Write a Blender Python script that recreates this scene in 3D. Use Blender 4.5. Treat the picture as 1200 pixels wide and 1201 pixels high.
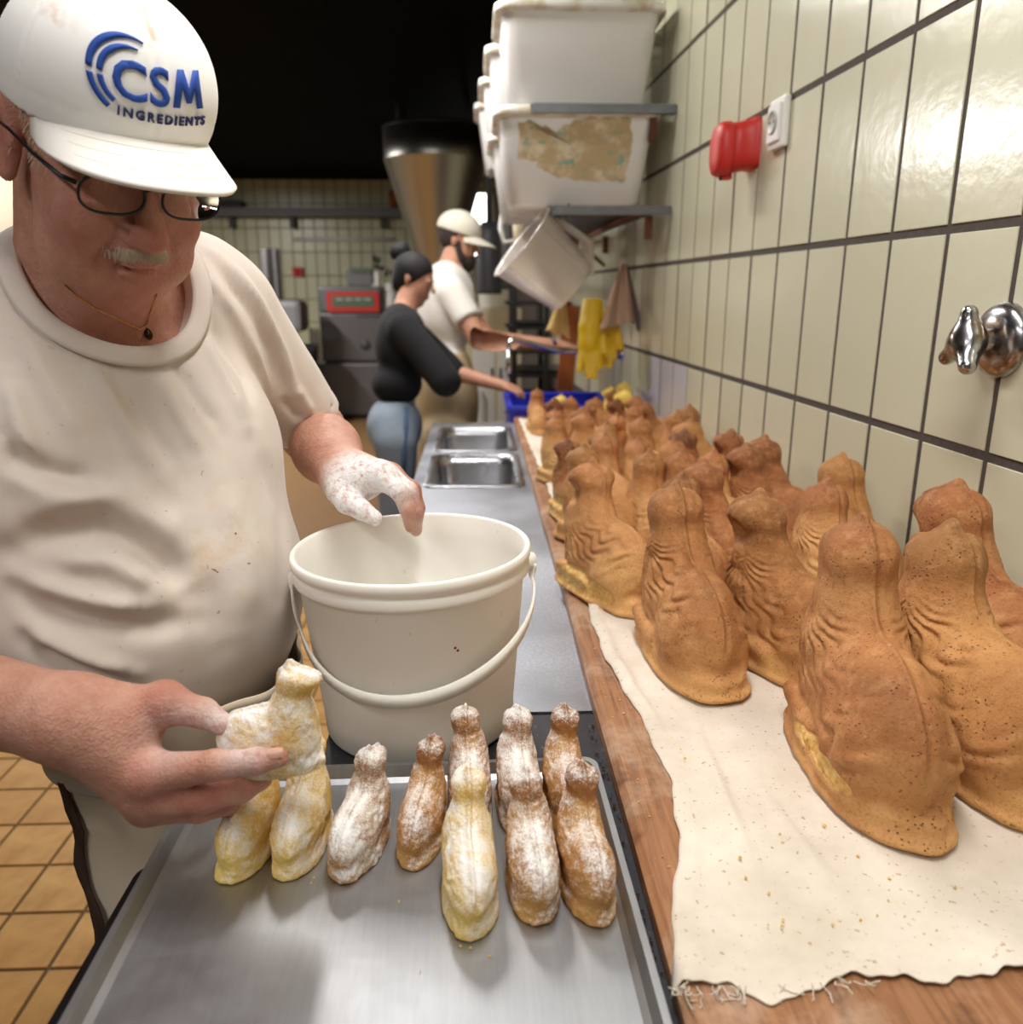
import bpy, bmesh, math, random
import numpy as np
from mathutils import Vector, Matrix

for o in list(bpy.data.objects):
    bpy.data.objects.remove(o)
scene = bpy.context.scene
COL = scene.collection
R_ = math.radians

# ------------------------------------------------------------------ camera
CAM_H, FPX = 1.40, 950.0
PITCH, YAW = R_(15.28), R_(2.33)
cam_d = bpy.data.cameras.new('camera')
cam = bpy.data.objects.new('camera', cam_d)
COL.objects.link(cam)
cam.location = (0, 0, CAM_H)
cam.rotation_euler = (math.pi / 2 - PITCH, 0, -YAW)
cam_d.sensor_width = 36
cam_d.lens = FPX / 1201 * 36
cam_d.clip_start = 0.02
cam_d.dof.use_dof = True
cam_d.dof.focus_distance = 0.86
cam_d.dof.aperture_fstop = 5.0
scene.camera = cam

# ------------------------------------------------------------------ world, exposure
w = bpy.data.worlds.new('world')
scene.world = w
w.use_nodes = True
w.node_tree.nodes['Background'].inputs[0].default_value = (0.9, 0.95, 1, 1)
w.node_tree.nodes['Background'].inputs[1].default_value = 0.15
vs = scene.view_settings
vs.view_transform = 'Standard'
vs.look = 'None'
vs.exposure = -0.1
vs.gamma = 1
vs.use_curve_mapping = False

# ------------------------------------------------------------------ ceiling fluorescent lights (x, y, z, length, watts, rotation)
LAMPS = [(-0.35, 2.95, 2.63, 1.5, 42, 0.0),
         (0.1, 0.55, 2.5, 1.2, 24, 0.0),
         (-0.9, -0.7, 2.5, 1.5, 23, 0.5),
         (-3.0, 6.5, 2.6, 1.5, 205, 0.0),
         (-1.0, 3.5, 2.63, 0.9, 20, 0.0)]
LAMP_COL = (1.0, 0.96, 0.925)
for i, (x, y, z, ln, e, rz) in enumerate(LAMPS):
    ld = bpy.data.lights.new('fluorescent_light', 'AREA')
    ld.shape = 'RECTANGLE'
    ld.size, ld.size_y = 0.16, ln
    ld.energy = e
    ld.color = LAMP_COL
    lo = bpy.data.objects.new('fluorescent_light', ld)
    COL.objects.link(lo)
    lo.location = (x, y, z - 0.002)
    lo.rotation_euler = (0, 0, rz)

# ------------------------------------------------------------------ pixel helpers (a pixel plus a distance gives a place)
_Rm = np.array(Matrix.Rotation(-YAW, 3, 'Z') @ Matrix.Rotation(math.pi / 2 - PITCH, 3, 'X'))
_C = np.array([0, 0, CAM_H])


def PD(x, y, depth):
    return _C + _Rm @ (np.array([(x - 600) / FPX, (600.5 - y) / FPX, -1.0]) * depth)


def ray(x, y):
    d = _Rm @ np.array([(x - 600) / FPX, (600.5 - y) / FPX, -1.0])
    return d / np.linalg.norm(d)


def PZ(x, y, z):
    d = ray(x, y)
    return _C + d * (z - CAM_H) / d[2]


def PY(x, y, Y):
    d = ray(x, y)
    return _C + d * Y / d[1]


def depth_of(p):
    return float(-(_Rm.T @ (np.array(p, float) - _C))[2])


# ------------------------------------------------------------------ object helpers
def link(name, me, mat=None, parent=None):
    o = bpy.data.objects.new(name, me)
    COL.objects.link(o)
    if mat is not None and me is not None and len(me.materials) == 0:
        me.materials.append(mat)
    if parent is not None:
        o.parent = parent
    return o


def tag(o, label=None, cat=None, group=None, kind=None):
    if label: o['label'] = label
    if cat: o['category'] = cat
    if group: o['group'] = group
    if kind: o['kind'] = kind
    return o


def empty(name, loc=(0, 0, 0), label=None, cat=None, group=None, rz=0.0):
    o = bpy.data.objects.new(name, None)
    COL.objects.link(o)
    o.location = loc
    o.rotation_euler = (0, 0, rz)
    o.empty_display_size = 0.05
    return tag(o, label, cat, group)


def pmesh(name, verts, faces, smooth=False):
    me = bpy.data.meshes.new(name)
    me.from_pydata([tuple(map(float, v)) for v in verts], [], [tuple(map(int, f)) for f in faces])
    if smooth:
        me.polygons.foreach_set('use_smooth', [True] * len(me.polygons))
    me.update()
    return me


class MB:
    """collects shapes into one mesh (world coordinates, shifted to the parent when built)"""

    def __init__(s):
        s.v, s.f, s.sm = [], [], []

    def add(s, v, f, smooth=False):
        b = len(s.v)
        s.v += [tuple(map(float, p)) for p in v]
        s.f += [tuple(int(i) + b for i in q) for q in f]
        s.sm += [smooth] * len(f)
        return s

    def box(s, c, d, rz=0.0, R=None, bev=0.0):
        """c centre, d full sizes; bev > 0 gives chamfered edges"""
        c = np.array(c, float)
        h = np.array(d, float) / 2
        if R is None:
            R = np.array([[math.cos(rz), -math.sin(rz), 0], [math.sin(rz), math.cos(rz), 0], [0, 0, 1]])
        b = min(bev, 0.45 * min(d)) if bev > 0 else 0
        if b == 0:
            P = [(x, y, z) for x in (-1, 1) for y in (-1, 1) for z in (-1, 1)]
            v = [c + R @ (np.array(p) * h) for p in P]
            f = [(0, 1, 3, 2), (4, 6, 7, 5), (0, 4, 5, 1), (2, 3, 7, 6), (0, 2, 6, 4), (1, 5, 7, 3)]
            return s.add(v, f)
        bm = bmesh.new()
        bmesh.ops.create_cube(bm, size=1)
        for q in bm.verts:
            q.co = Vector((q.co.x * d[0], q.co.y * d[1], q.co.z * d[2]))
        bmesh.ops.bevel(bm, geom=list(bm.edges), offset=b, segments=2, affect='EDGES', profile=0.6)
        bm.verts.ensure_lookup_table()
        v = [c + R @ np.array(q.co) for q in bm.verts]
        f = [[q.index for q in fc.verts] for fc in bm.faces]
        bm.free()
        return s.add(v, f, False)

    def tube(s, pts, r, n=10, caps=True, closed=False):
        pts = [np.array(p, float) for p in pts]
        m = len(pts)
        rr = [r] * m if np.isscalar(r) else list(r)
        v, f = [], []
        up = None
        for i in range(m):
            a = pts[(i - 1) % m] if closed else pts[max(i - 1, 0)]
            b = pts[(i + 1) % m] if closed else pts[min(i + 1, m - 1)]
            t = b - a
            t = t / (np.linalg.norm(t) + 1e-12)
            if up is None:
                up = np.array([0, 0, 1.0]) if abs(t[2]) < 0.9 else np.array([1.0, 0, 0])
            u = up - t * (up @ t)
            u /= np.linalg.norm(u) + 1e-12
            w_ = np.cross(t, u)
            up = u
            for k in range(n):
                th = 2 * math.pi * k / n
                v.append(pts[i] + rr[i] * (math.cos(th) * u + math.sin(th) * w_))
        for i in range(m if closed else m - 1):
            for k in range(n):
                j = (i + 1) % m
                f.append((i * n + k, i * n + (k + 1) % n, j * n + (k + 1) % n, j * n + k))
        s.add(v, f, True)
        if caps and not closed:
            b = len(s.v) - m * n
            s.f.append(tuple(b + k for k in range(n - 1, -1, -1)))
            s.sm.append(False)
            s.f.append(tuple(b + (m - 1) * n + k for k in range(n)))
            s.sm.append(False)
        return s

    def lathe(s, prof, c=(0, 0, 0), n=40, sx=1.0, sy=1.0, R=None, smooth=True):
        """prof = list of (radius, z)"""
        c = np.array(c, float)
        v, f = [], []
        for r, z in prof:
            for k in range(n):
                th = 2 * math.pi * k / n
                p = np.array([r * math.cos(th) * sx, r * math.sin(th) * sy, z])
                v.append(c + (R @ p if R is not None else p))
        for i in range(len(prof) - 1):
            for k in range(n):
                f.append((i * n + k, i * n + (k + 1) % n, (i + 1) * n + (k + 1) % n, (i + 1) * n + k))
        if prof[0][0] < 1e-5 or prof[-1][0] < 1e-5:
            pass
        return s.add(v, f, smooth)

    def ngon_prism(s, pts2, z0, z1):
        n = len(pts2)
        v = [(p[0], p[1], z0) for p in pts2] + [(p[0], p[1], z1) for p in pts2]
        f = [tuple(range(n - 1, -1, -1)), tuple(range(n, 2 * n))]
        f += [(i, (i + 1) % n, n + (i + 1) % n, n + i) for i in range(n)]
        return s.add(v, f)

    def build(s, name, mat, parent=None, origin=None, merge=False):
        off = np.zeros(3)
        if parent is not None:
            q = parent
            mw = Matrix.Identity(4)
            chain = []
            while q is not None:
                chain.append(q)
                q = q.parent
            for q in reversed(chain):
                mw = mw @ q.matrix_basis
            inv = np.array(mw.inverted())
            V = np.array(s.v)
            V = V @ inv[:3, :3].T + inv[:3, 3]
        else:
            V = np.array(s.v)
            if origin is not None:
                off = np.array(origin, float)
                V = V - off
        me = bpy.data.meshes.new(name)
        me.from_pydata(V.tolist(), [], s.f)
        me.polygons.foreach_set('use_smooth', s.sm)
        if merge:
            bm = bmesh.new()
            bm.from_mesh(me)
            bmesh.ops.remove_doubles(bm, verts=bm.verts, dist=1e-5)
            bm.to_mesh(me)
            bm.free()
        me.update()
        o = link(name, me, mat, parent)
        if origin is not None and parent is None:
            o.location = off
        return o


# ------------------------------------------------------------------ implicit surfaces (numpy) -> mesh
def rng_waves(seed, n=7):
    g = np.random.RandomState(seed)
    k = g.normal(size=(n, 3))
    k /= np.linalg.norm(k, axis=1)[:, None]
    k *= g.uniform(0.6, 1.6, size=(n, 1))
    return k, g.uniform(0, 6.28, n)


_WV = {}


def wnoise(p, freq, seed=0):
    """smooth pseudo noise in about -1..1"""
    if seed not in _WV:
        _WV[seed] = rng_waves(seed)
    k, ph = _WV[seed]
    q = p * freq
    r = np.zeros(len(p))
    for i in range(len(ph)):
        a = q @ k[i] + ph[i]
        r += np.sin(a + 1.3 * np.sin(q @ k[(i + 3) % len(ph)] * 0.7 + ph[i] * 2))
    return r / len(ph) * 1.7


def smin(a, b, k):
    h = np.clip(0.5 + 0.5 * (b - a) / k, 0, 1)
    return b + (a - b) * h - k * h * (1 - h)


def smax(a, b, k):
    return -smin(-a, -b, k)


def d_rc(p, a, b, ra, rb):
    a = np.asarray(a, float)
    b = np.asarray(b, float)
    ab = b - a
    t = np.clip((p - a) @ ab / (ab @ ab + 1e-12), 0, 1)
    return np.linalg.norm(p - a - t[:, None] * ab, axis=1) - (ra + (rb - ra) * t)


def d_el(p, c, r, R=None):
    q = p - np.asarray(c, float)
    if R is not None:
        q = q @ R            # columns of R are the ellipsoid axes in world space
    r = np.asarray(r, float)
    k0 = np.linalg.norm(q / r, axis=1)
    k1 = np.linalg.norm(q / (r * r), axis=1) + 1e-9
    return k0 * (k0 - 1) / k1


class SDF:
    """ordered list of smooth unions / cuts"""

    def __init__(s):
        s.ops = []

    def rc(s, a, b, ra, rb, k=0.02):
        s.ops.append(('rc', (a, b, ra, rb), k)); return s

    def chain(s, pts, rs, k=0.01):
        for i in range(len(pts) - 1):
            s.rc(pts[i], pts[i + 1], rs[i], rs[i + 1], k)
        return s

    def el(s, c, r, R=None, k=0.02):
        s.ops.append(('el', (c, r, R), k)); return s

    def cut(s, c, r, R=None, k=0.01):
        s.ops.append(('cut', (c, r, R), k)); return s

    def fn(s, f, k=0.01):
        s.ops.append(('fn', (f,), k)); return s

    def bound(s, t, a):
        if t == 'rc':
            A, B = np.asarray(a[0], float), np.asarray(a[1], float)
            return (A + B) / 2, np.linalg.norm(A - B) / 2 + max(a[2], a[3])
        if t in ('el', 'cut'):
            return np.asarray(a[0], float), float(max(a[1]))
        return None

    def __call__(s, p, cull=False):
        d = None
        if cull:
            mid = (p.min(0) + p.max(0)) / 2
            rad = np.linalg.norm(p.max(0) - p.min(0)) / 2
        for t, a, k in s.ops:
            if cull:
                b = s.bound(t, a)
                if b is not None and np.linalg.norm(mid - b[0]) - rad - b[1] > 0.06: continue
            if t == 'rc': e = d_rc(p, *a)
            elif t in ('el', 'cut'): e = d_el(p, *a)
            else: e = a[0](p)
            if d is None: d = e if t != 'cut' else np.full(len(p), 1.0)
            elif t == 'cut': d = smax(d, -e, k)
            else: d = smin(d, e, k)
        return d if d is not None else np.full(len(p), 1.0)


def sdf_mesh(fn, lo, hi, h, B=8, slack=1.6):
    lo = np.array(lo, float)
    hi = np.array(hi, float)
    nb = np.ceil((hi - lo) / (h * B)).astype(int) + 1
    n = nb * B
    ci = np.stack(np.meshgrid(*[np.arange(k) for k in nb], indexing='ij'), -1).reshape(-1, 3)
    cc = lo + (ci * B + B / 2 - 0.5) * h
    dc = fn(cc)
    V = np.repeat(np.repeat(np.repeat(np.where(dc > 0, 1.0, -1.0).reshape(nb).astype(np.float32), B, 0), B, 1), B, 2)
    act = np.abs(dc) < h * B * 0.87 * slack
    loc = np.stack(np.meshgrid(*[np.arange(B)] * 3, indexing='ij'), -1).reshape(-1, 3)
    ai = ci[act] * B
    cull = isinstance(fn, SDF)
    ch = 24 if cull else 400
    if cull:
        key = (ai // (B * 4)).astype(np.int64)
        ai = ai[np.lexsort((key[:, 2], key[:, 1], key[:, 0]))]
    for s in range(0, len(ai), ch):
        ix = (ai[s:s + ch, None, :] + loc[None]).reshape(-1, 3)
        V[ix[:, 0], ix[:, 1], ix[:, 2]] = fn(lo + ix * h, True) if cull else fn(lo + ix * h)
    ins = V < 0
    c8 = [(i, j, k) for i in (0, 1) for j in (0, 1) for k in (0, 1)]
    sl = lambda o: (slice(o[0], n[0] - 1 + o[0]), slice(o[1], n[1] - 1 + o[1]), slice(o[2], n[2] - 1 + o[2]))
    cnt = np.zeros(n - 1, np.int8)
    for o in c8:
        cnt += ins[sl(o)]
    cells = np.argwhere((cnt > 0) & (cnt < 8))
    vals = np.stack([V[cells[:, 0] + o[0], cells[:, 1] + o[1], cells[:, 2] + o[2]] for o in c8], 1).astype(float)
    acc = np.zeros((len(cells), 3))
    w_ = np.zeros(len(cells))
    for i in range(8):
        for ax in range(3):
            if c8[i][ax] == 0:
                o2 = list(c8[i]); o2[ax] = 1
                j = c8.index(tuple(o2))
                a, b = vals[:, i], vals[:, j]
                m = (a < 0) != (b < 0)
                t = np.where(m, a / np.where(m, a - b, 1), 0)
                q = np.tile(np.array(c8[i], float), (len(cells), 1))
                q[:, ax] += t
                acc[m] += q[m]
                w_ += m
    verts = lo + (cells + acc / w_[:, None]) * h
    idx = -np.ones(n - 1, np.int32)
    idx[cells[:, 0], cells[:, 1], cells[:, 2]] = np.arange(len(cells))
    quads = []
    for ax in range(3):
        u, v = (ax + 1) % 3, (ax + 2) % 3
        s0 = [slice(None)] * 3
        s1 = [slice(None)] * 3
        s0[ax] = slice(0, n[ax] - 1)
        s1[ax] = slice(1, n[ax])
        A, Bm = ins[tuple(s0)], ins[tuple(s1)]
        e = np.argwhere(A != Bm)
        e = e[(e[:, u] > 0) & (e[:, v] > 0) & (e[:, u] < n[u] - 1) & (e[:, v] < n[v] - 1)]
        fl = A[e[:, 0], e[:, 1], e[:, 2]]
        q = []
        for du, dv in ((-1, -1), (0, -1), (0, 0), (-1, 0)):
            g = e.copy()
            g[:, u] += du
            g[:, v] += dv
            q.append(idx[g[:, 0], g[:, 1], g[:, 2]])
        q = np.stack(q, 1)
        q[~fl] = q[~fl][:, ::-1]
        quads.append(q)
    quads = np.concatenate(quads)
    return verts, quads[(quads >= 0).all(1)]


def sdf_grad(fn, p, e=1e-3):
    g = np.stack([fn(p + d) - fn(p - d) for d in np.eye(3) * e], 1)
    return g / (np.linalg.norm(g, axis=1)[:, None] + 1e-9)


def np_mesh(name, V, Q, attrs=None):
    me = bpy.data.meshes.new(name)
    me.vertices.add(len(V))
    me.vertices.foreach_set('co', np.asarray(V, np.float32).ravel())
    me.loops.add(Q.size)
    me.loops.foreach_set('vertex_index', Q.astype(np.int32).ravel())
    me.polygons.add(len(Q))
    me.polygons.foreach_set('loop_start', np.arange(0, Q.size, Q.shape[1], dtype=np.int32))
    me.polygons.foreach_set('use_smooth', np.ones(len(Q), bool))
    me.update(calc_edges=True)
    me.validate()
    for k, a in (attrs or {}).items():
        at = me.attributes.new(k, 'FLOAT', 'POINT')
        at.data.foreach_set('value', np.asarray(a, np.float32))
    return me


def march(fn, o, d, t0=0.2, t1=3.0):
    """first hit of a ray with an implicit surface"""
    t = t0
    o = np.asarray(o, float)
    for _ in range(160):
        e = fn((o + d * t)[None])[0]
        if e < 2e-4: return o + d * t
        t += max(e * 0.7, 2e-4)
        if t > t1: return None
    return o + d * t


def march_many(fn, o, d, t1=0.2):
    o = np.asarray(o, float); d = np.asarray(d, float)
    t = np.zeros(len(o)); hit = np.zeros(len(o), bool)
    for _ in range(90):
        live = np.where(~hit & (t < t1))[0]
        if len(live) == 0: break
        e = fn(o[live] + d[live] * t[live][:, None])
        hit[live[e < 3e-4]] = True
        t[live] += np.where(e < 3e-4, 0, np.maximum(e * 0.8, 2e-4))
    return o + d * t[:, None], hit


def basis(f, up=(0, 0, 1)):
    """columns: left, forward, up"""
    f = np.array(f, float); f /= np.linalg.norm(f)
    u = np.array(up, float); u = u - f * (u @ f); u /= np.linalg.norm(u)
    l = np.cross(u, f)
    return np.stack([l, f, u], 1)

# ================================================================== materials
def srgb(r, g, b):
    c = [x / 255 for x in (r, g, b)]
    return tuple((x / 12.92 if x <= 0.04045 else ((x + 0.055) / 1.055) ** 2.4) for x in c) + (1,)


class NT:
    def __init__(s, name):
        s.m = bpy.data.materials.new(name)
        s.m.use_nodes = True
        s.t = s.m.node_tree
        s.b = s.t.nodes['Principled BSDF']
        s.tc = None

    def n(s, typ, **kw):
        x = s.t.nodes.new(typ)
        for k, v in kw.items():
            if hasattr(x, k) and k not in ('inputs',): setattr(x, k, v)
        return x

    def l(s, a, b):
        s.t.links.new(a, b)

    def obj(s):
        if s.tc is None: s.tc = s.n('ShaderNodeTexCoord')
        return s.tc.outputs['Object']

    def mapped(s, scale=(1, 1, 1)):
        m = s.n('ShaderNodeMapping')
        m.inputs['Scale'].default_value = scale
        s.l(s.obj(), m.inputs['Vector'])
        return m.outputs['Vector']

    def noise(s, scale, detail=4, rough=0.55, vec=None, dist=0.0):
        x = s.n('ShaderNodeTexNoise')
        x.inputs['Scale'].default_value = scale
        x.inputs['Detail'].default_value = detail
        x.inputs['Roughness'].default_value = rough
        x.inputs['Distortion'].default_value = dist
        s.l(vec or s.obj(), x.inputs['Vector'])
        return x.outputs['Fac']

    def voro(s, scale, feature='F1', vec=None):
        x = s.n('ShaderNodeTexVoronoi')
        x.feature = feature
        x.inputs['Scale'].default_value = scale
        s.l(vec or s.obj(), x.inputs['Vector'])
        return x.outputs['Distance']

    def ramp(s, fac, stops):
        x = s.n('ShaderNodeValToRGB')
        e = x.color_ramp.elements
        while len(e) < len(stops): e.new(0.5)
        for q, (p, c) in zip(e, stops):
            q.position = p
            q.color = c if hasattr(c, '__len__') else (c, c, c, 1)
        s.l(fac, x.inputs['Fac'])
        return x.outputs['Color']

    def mix(s, fac, a, b, mode='MIX'):
        x = s.n('ShaderNodeMix')
        x.data_type = 'RGBA'
        x.blend_type = mode
        for sock, v in ((x.inputs[0], fac), (x.inputs[6], a), (x.inputs[7], b)):
            if isinstance(v, (int, float)): sock.default_value = v
            elif isinstance(v, tuple): sock.default_value = v
            else: s.l(v, sock)
        return x.outputs[2]

    def math(s, op, a, b=0.0, clamp=False):
        x = s.n('ShaderNodeMath')
        x.operation = op
        x.use_clamp = clamp
        for sock, v in ((x.inputs[0], a), (x.inputs[1], b)):
            if isinstance(v, (int, float)): sock.default_value = v
            else: s.l(v, sock)
        return x.outputs[0]

    def attr(s, name):
        x = s.n('ShaderNodeAttribute')
        x.attribute_name = name
        return x.outputs['Fac']

    def rand(s):
        return s.n('ShaderNodeObjectInfo').outputs['Random']

    def col(s, c):
        if isinstance(c, tuple): s.b.inputs['Base Color'].default_value = c
        else: s.l(c, s.b.inputs['Base Color'])
        return s

    def set(s, **kw):
        for k, v in kw.items():
            k = {'rough': 'Roughness', 'metal': 'Metallic', 'spec': 'Specular IOR Level', 'trans': 'Transmission Weight',
                 'ior': 'IOR', 'alpha': 'Alpha', 'coat': 'Coat Weight', 'sss': 'Subsurface Weight', 'sheen': 'Sheen Weight'}.get(k, k)
            if isinstance(v, (int, float, tuple)): s.b.inputs[k].default_value = v
            else: s.l(v, s.b.inputs[k])
        return s

    def bump(s, h, strength=0.3, dist=0.002):
        x = s.n('ShaderNodeBump')
        x.inputs['Strength'].default_value = strength
        x.inputs['Distance'].default_value = dist
        s.l(h, x.inputs['Height'])
        prev = s.b.inputs['Normal'].links
        if prev: s.l(prev[0].from_socket, x.inputs['Normal'])
        s.l(x.outputs[0], s.b.inputs['Normal'])
        return s


def plain(name, c, rough=0.5, metal=0.0, noise=0.0, scale=20, **kw):
    m = NT(name)
    if noise > 0:
        d = tuple(x * (1 - noise) for x in c[:3]) + (1,)
        m.col(m.mix(m.noise(scale), d, tuple(min(1, x * (1 + noise * 0.5)) for x in c[:3]) + (1,)))
    else:
        m.col(c)
    m.set(rough=rough, metal=metal, **kw)
    return m.m


M = {}
# glazed wall tile
t = NT('cream_tile')
rv = t.rand()
base = t.mix(rv, srgb(199, 198, 172), srgb(209, 207, 184))
base = t.mix(t.ramp(t.noise(9, 3), [(0.35, 0.0), (0.75, 1.0)]), base, srgb(203, 199, 172))
spk = t.ramp(t.noise(260, 1), [(0.76, 0.0), (0.79, 1.0)])
t.col(t.mix(t.math('MULTIPLY', spk, 0.55), base, srgb(120, 100, 70)))
t.set(rough=0.2, spec=0.5).bump(t.noise(28, 3), 0.2, 0.003)
M['tile'] = t.m
t = NT('lavender_tile'); t.col(srgb(206, 204, 214)).set(rough=0.22); M['tile_white'] = t.m
t = NT('tile_grout')
t.col(t.mix(t.noise(60), srgb(58, 50, 45), srgb(86, 76, 68))).set(rough=0.9).bump(t.noise(200), 0.4)
M['grout'] = t.m
t = NT('far_tile')
t.col(t.mix(t.rand(), srgb(196, 196, 160), srgb(208, 206, 172))).set(rough=0.3); M['tile_far'] = t.m
M['grout_far'] = plain('far_grout', srgb(120, 116, 94), 0.9)
# floor
t = NT('ochre_floor_tile')
b = t.mix(t.rand(), srgb(176, 132, 68), srgb(192, 148, 84))
b = t.mix(t.ramp(t.noise(14, 5), [(0.35, 0.0), (0.7, 1.0)]), b, srgb(160, 114, 54))
t.col(b).set(rough=0.62, spec=0.3).bump(t.noise(60), 0.15)
M['floor_tile'] = t.m
M['floor_grout'] = plain('floor_grout', srgb(92, 72, 48), 0.9, noise=0.3, scale=40)
M['ceiling'] = plain('dark_ceiling', (0.0012, 0.0011, 0.0016, 1), 0.7, spec=0.03)
M['wall_plain'] = plain('plain_wall', srgb(92, 86, 72), 0.8)
# metals
t = NT('brushed_steel')
sc = t.noise(3, 6, 0.7, vec=t.mapped((2, 60, 2)))
t.col(t.mix(sc, srgb(150, 152, 156), srgb(188, 190, 194)))
t.set(metal=1.0, rough=t.ramp(t.noise(7, 5), [(0.3, 0.22), (0.7, 0.42)])).bump(sc, 0.05)
M['steel'] = t.m
t = NT('tray_aluminium')
scr = t.noise(4, 8, 0.8, vec=t.mapped((50, 3, 3)))
scr2 = t.noise(2.5, 8, 0.8, vec=t.mapped((6, 45, 3)))
t.col(t.mix(scr, srgb(150, 152, 155), srgb(182, 184, 187)))
rr = t.math('ADD', t.math('MULTIPLY', t.noise(9, 6, 0.7), 0.34), t.math('MULTIPLY', scr2, 0.1))
t.set(metal=1.0, rough=t.math('ADD', rr, 0.22)).bump(t.math('ADD', scr, scr2), 0.06, 0.001).bump(t.noise(7, 2), 0.12, 0.006)
M['tray'] = t.m
M['tray_dark'] = plain('dark_baked_steel', srgb(38, 36, 36), 0.4, 0.8, 0.4, 30)
t = NT('counter_steel')
flour = t.ramp(t.noise(2.2, 7, 0.6), [(0.40, 0.15), (0.68, 0.8)])
dust = t.ramp(t.noise(240, 2), [(0.45, 0.25), (0.6, 1.0)])
fm = t.math('MULTIPLY', t.math('MULTIPLY', flour, dust), 0.55)
t.col(t.mix(fm, srgb(166, 170, 178), srgb(232, 234, 240)))
t.set(metal=t.math('SUBTRACT', 1.0, fm), rough=t.math('ADD', t.math('MULTIPLY', flour, 0.25), 0.33))
M['counter'] = t.m
t = NT('black_stove_top')
cr = t.ramp(t.noise(90, 4, 0.7), [(0.62, 0.0), (0.70, 1.0)])
t.col(t.mix(cr, srgb(58, 58, 62), srgb(112, 108, 98))).set(rough=0.42, metal=0.6).bump(t.noise(50, 4), 0.3)
M['stove'] = t.m
M['hopper'] = plain('hopper_steel', srgb(186, 182, 174), 0.34, 1.0)
M['galv'] = plain('galvanised_steel', srgb(120, 122, 124), 0.42, 0.85, 0.35, 25)
M['rust'] = plain('rusty_steel', srgb(112, 72, 48), 0.8, 0.2, 0.5, 40)
M['chrome'] = plain('chrome', srgb(205, 205, 208), 0.12, 1.0)
t = NT('worn_chrome')
wv = t.ramp(t.noise(45, 4), [(0.42, 0.0), (0.62, 1.0)])
t.col(t.mix(wv, srgb(190, 190, 194), srgb(132, 116, 98))).set(metal=1.0, rough=0.22); M['chrome_worn'] = t.m
M['grey_machine'] = plain('grey_machine_steel', srgb(112, 110, 112), 0.4, 0.6, 0.12, 6)
M['grey_paint'] = plain('grey_paint', srgb(112, 112, 114), 0.5)
M['dark_grey'] = plain('dark_grey_paint', srgb(58, 58, 62), 0.5)
M['black'] = plain('black_paint', srgb(24, 22, 22), 0.5)
# wood, cloth
t = NT('board_wood')
g = t.noise(6, 6, 0.65, vec=t.mapped((30, 1.6, 12)), dist=0.6)
c = t.ramp(g, [(0.3, srgb(112, 74, 44)), (0.5, srgb(146, 99, 62)), (0.72, srgb(168, 120, 80))])
fl = t.ramp(t.noise(5, 6, 0.7), [(0.5, 0.0), (0.72, 0.75)])
c = t.mix(fl, c, srgb(206, 182, 156))
c = t.mix(t.ramp(t.noise(22, 5), [(0.58, 0.0), (0.7, 0.6)]), c, srgb(84, 48, 26))
t.col(c).set(rough=0.62).bump(g, 0.25)
M['board'] = t.m
t = NT('linen')
wv = t.n('ShaderNodeTexWave'); wv.inputs['Scale'].default_value = 260; wv.inputs['Distortion'].default_value = 1.0
t.l(t.obj(), wv.inputs['Vector'])
wv2 = t.n('ShaderNodeTexWave'); wv2.bands_direction = 'Y'; wv2.inputs['Scale'].default_value = 260; wv2.inputs['Distortion'].default_value = 1.0
t.l(t.obj(), wv2.inputs['Vector'])
c = t.mix(t.ramp(t.noise(7, 6, 0.65), [(0.3, 0.0), (0.7, 1.0)]), srgb(204, 192, 172), srgb(236, 227, 212))
sp = t.ramp(t.noise(190, 2), [(0.66, 0.0), (0.71, 1.0)])
c = t.mix(t.math('MULTIPLY', sp, 0.7), c, srgb(170, 126, 78))
c = t.mix(t.ramp(t.noise(4.5, 4), [(0.55, 0.0), (0.75, 0.35)]), c, srgb(190, 176, 158))
t.col(c).set(rough=0.95, sheen=0.2).bump(t.math('ADD', wv.outputs['Fac'], wv2.outputs['Fac']), 0.35, 0.0006)
M['linen'] = t.m


def shirt_mat(name, c0, c1, stain=True):
    t = NT(name)
    c = t.mix(t.noise(5, 4), c0, c1)
    if stain:
        c = t.mix(t.math('MULTIPLY', t.attr('stain'), t.ramp(t.noise(26, 5, 0.7), [(0.45, 0.0), (0.75, 0.6)])), c, srgb(200, 162, 106))
        sp = t.ramp(t.noise(120, 1), [(0.735, 0.0), (0.755, 1.0)])
        c = t.mix(t.math('MULTIPLY', sp, t.attr('stain')), c, srgb(120, 74, 44))
    t.col(c).set(rough=0.95, sheen=0.25).bump(t.noise(900, 1), 0.12, 0.0005).bump(t.noise(45, 3), 0.12, 0.003)
    return t.m


M['shirt'] = shirt_mat('worn_white_cotton', srgb(208, 196, 186), srgb(223, 213, 203))
M['shirt_plain'] = shirt_mat('plain_white_cotton', srgb(212, 208, 200), srgb(222, 218, 210), False)
M['apron'] = shirt_mat('apron_cotton', srgb(206, 190, 164), srgb(222, 208, 184), False)
t = NT('cap_cotton')
c = t.mix(t.noise(6), srgb(240, 239, 236), srgb(247, 246, 243))
st = t.math('MULTIPLY', t.attr('stain'), t.ramp(t.noise(60, 5), [(0.45, 0.0), (0.62, 1.0)]))
t.col(t.mix(st, c, srgb(206, 170, 140))).set(rough=0.9, sheen=0.1).bump(t.noise(700, 1), 0.15, 0.0005)
M['cap'] = t.m
M['cap_bg'] = plain('cream_cap', srgb(206, 200, 184), 0.9)
M['brim'] = plain('cap_brim_cotton', srgb(238, 234, 226), 0.9, noise=0.05, scale=14)
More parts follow.
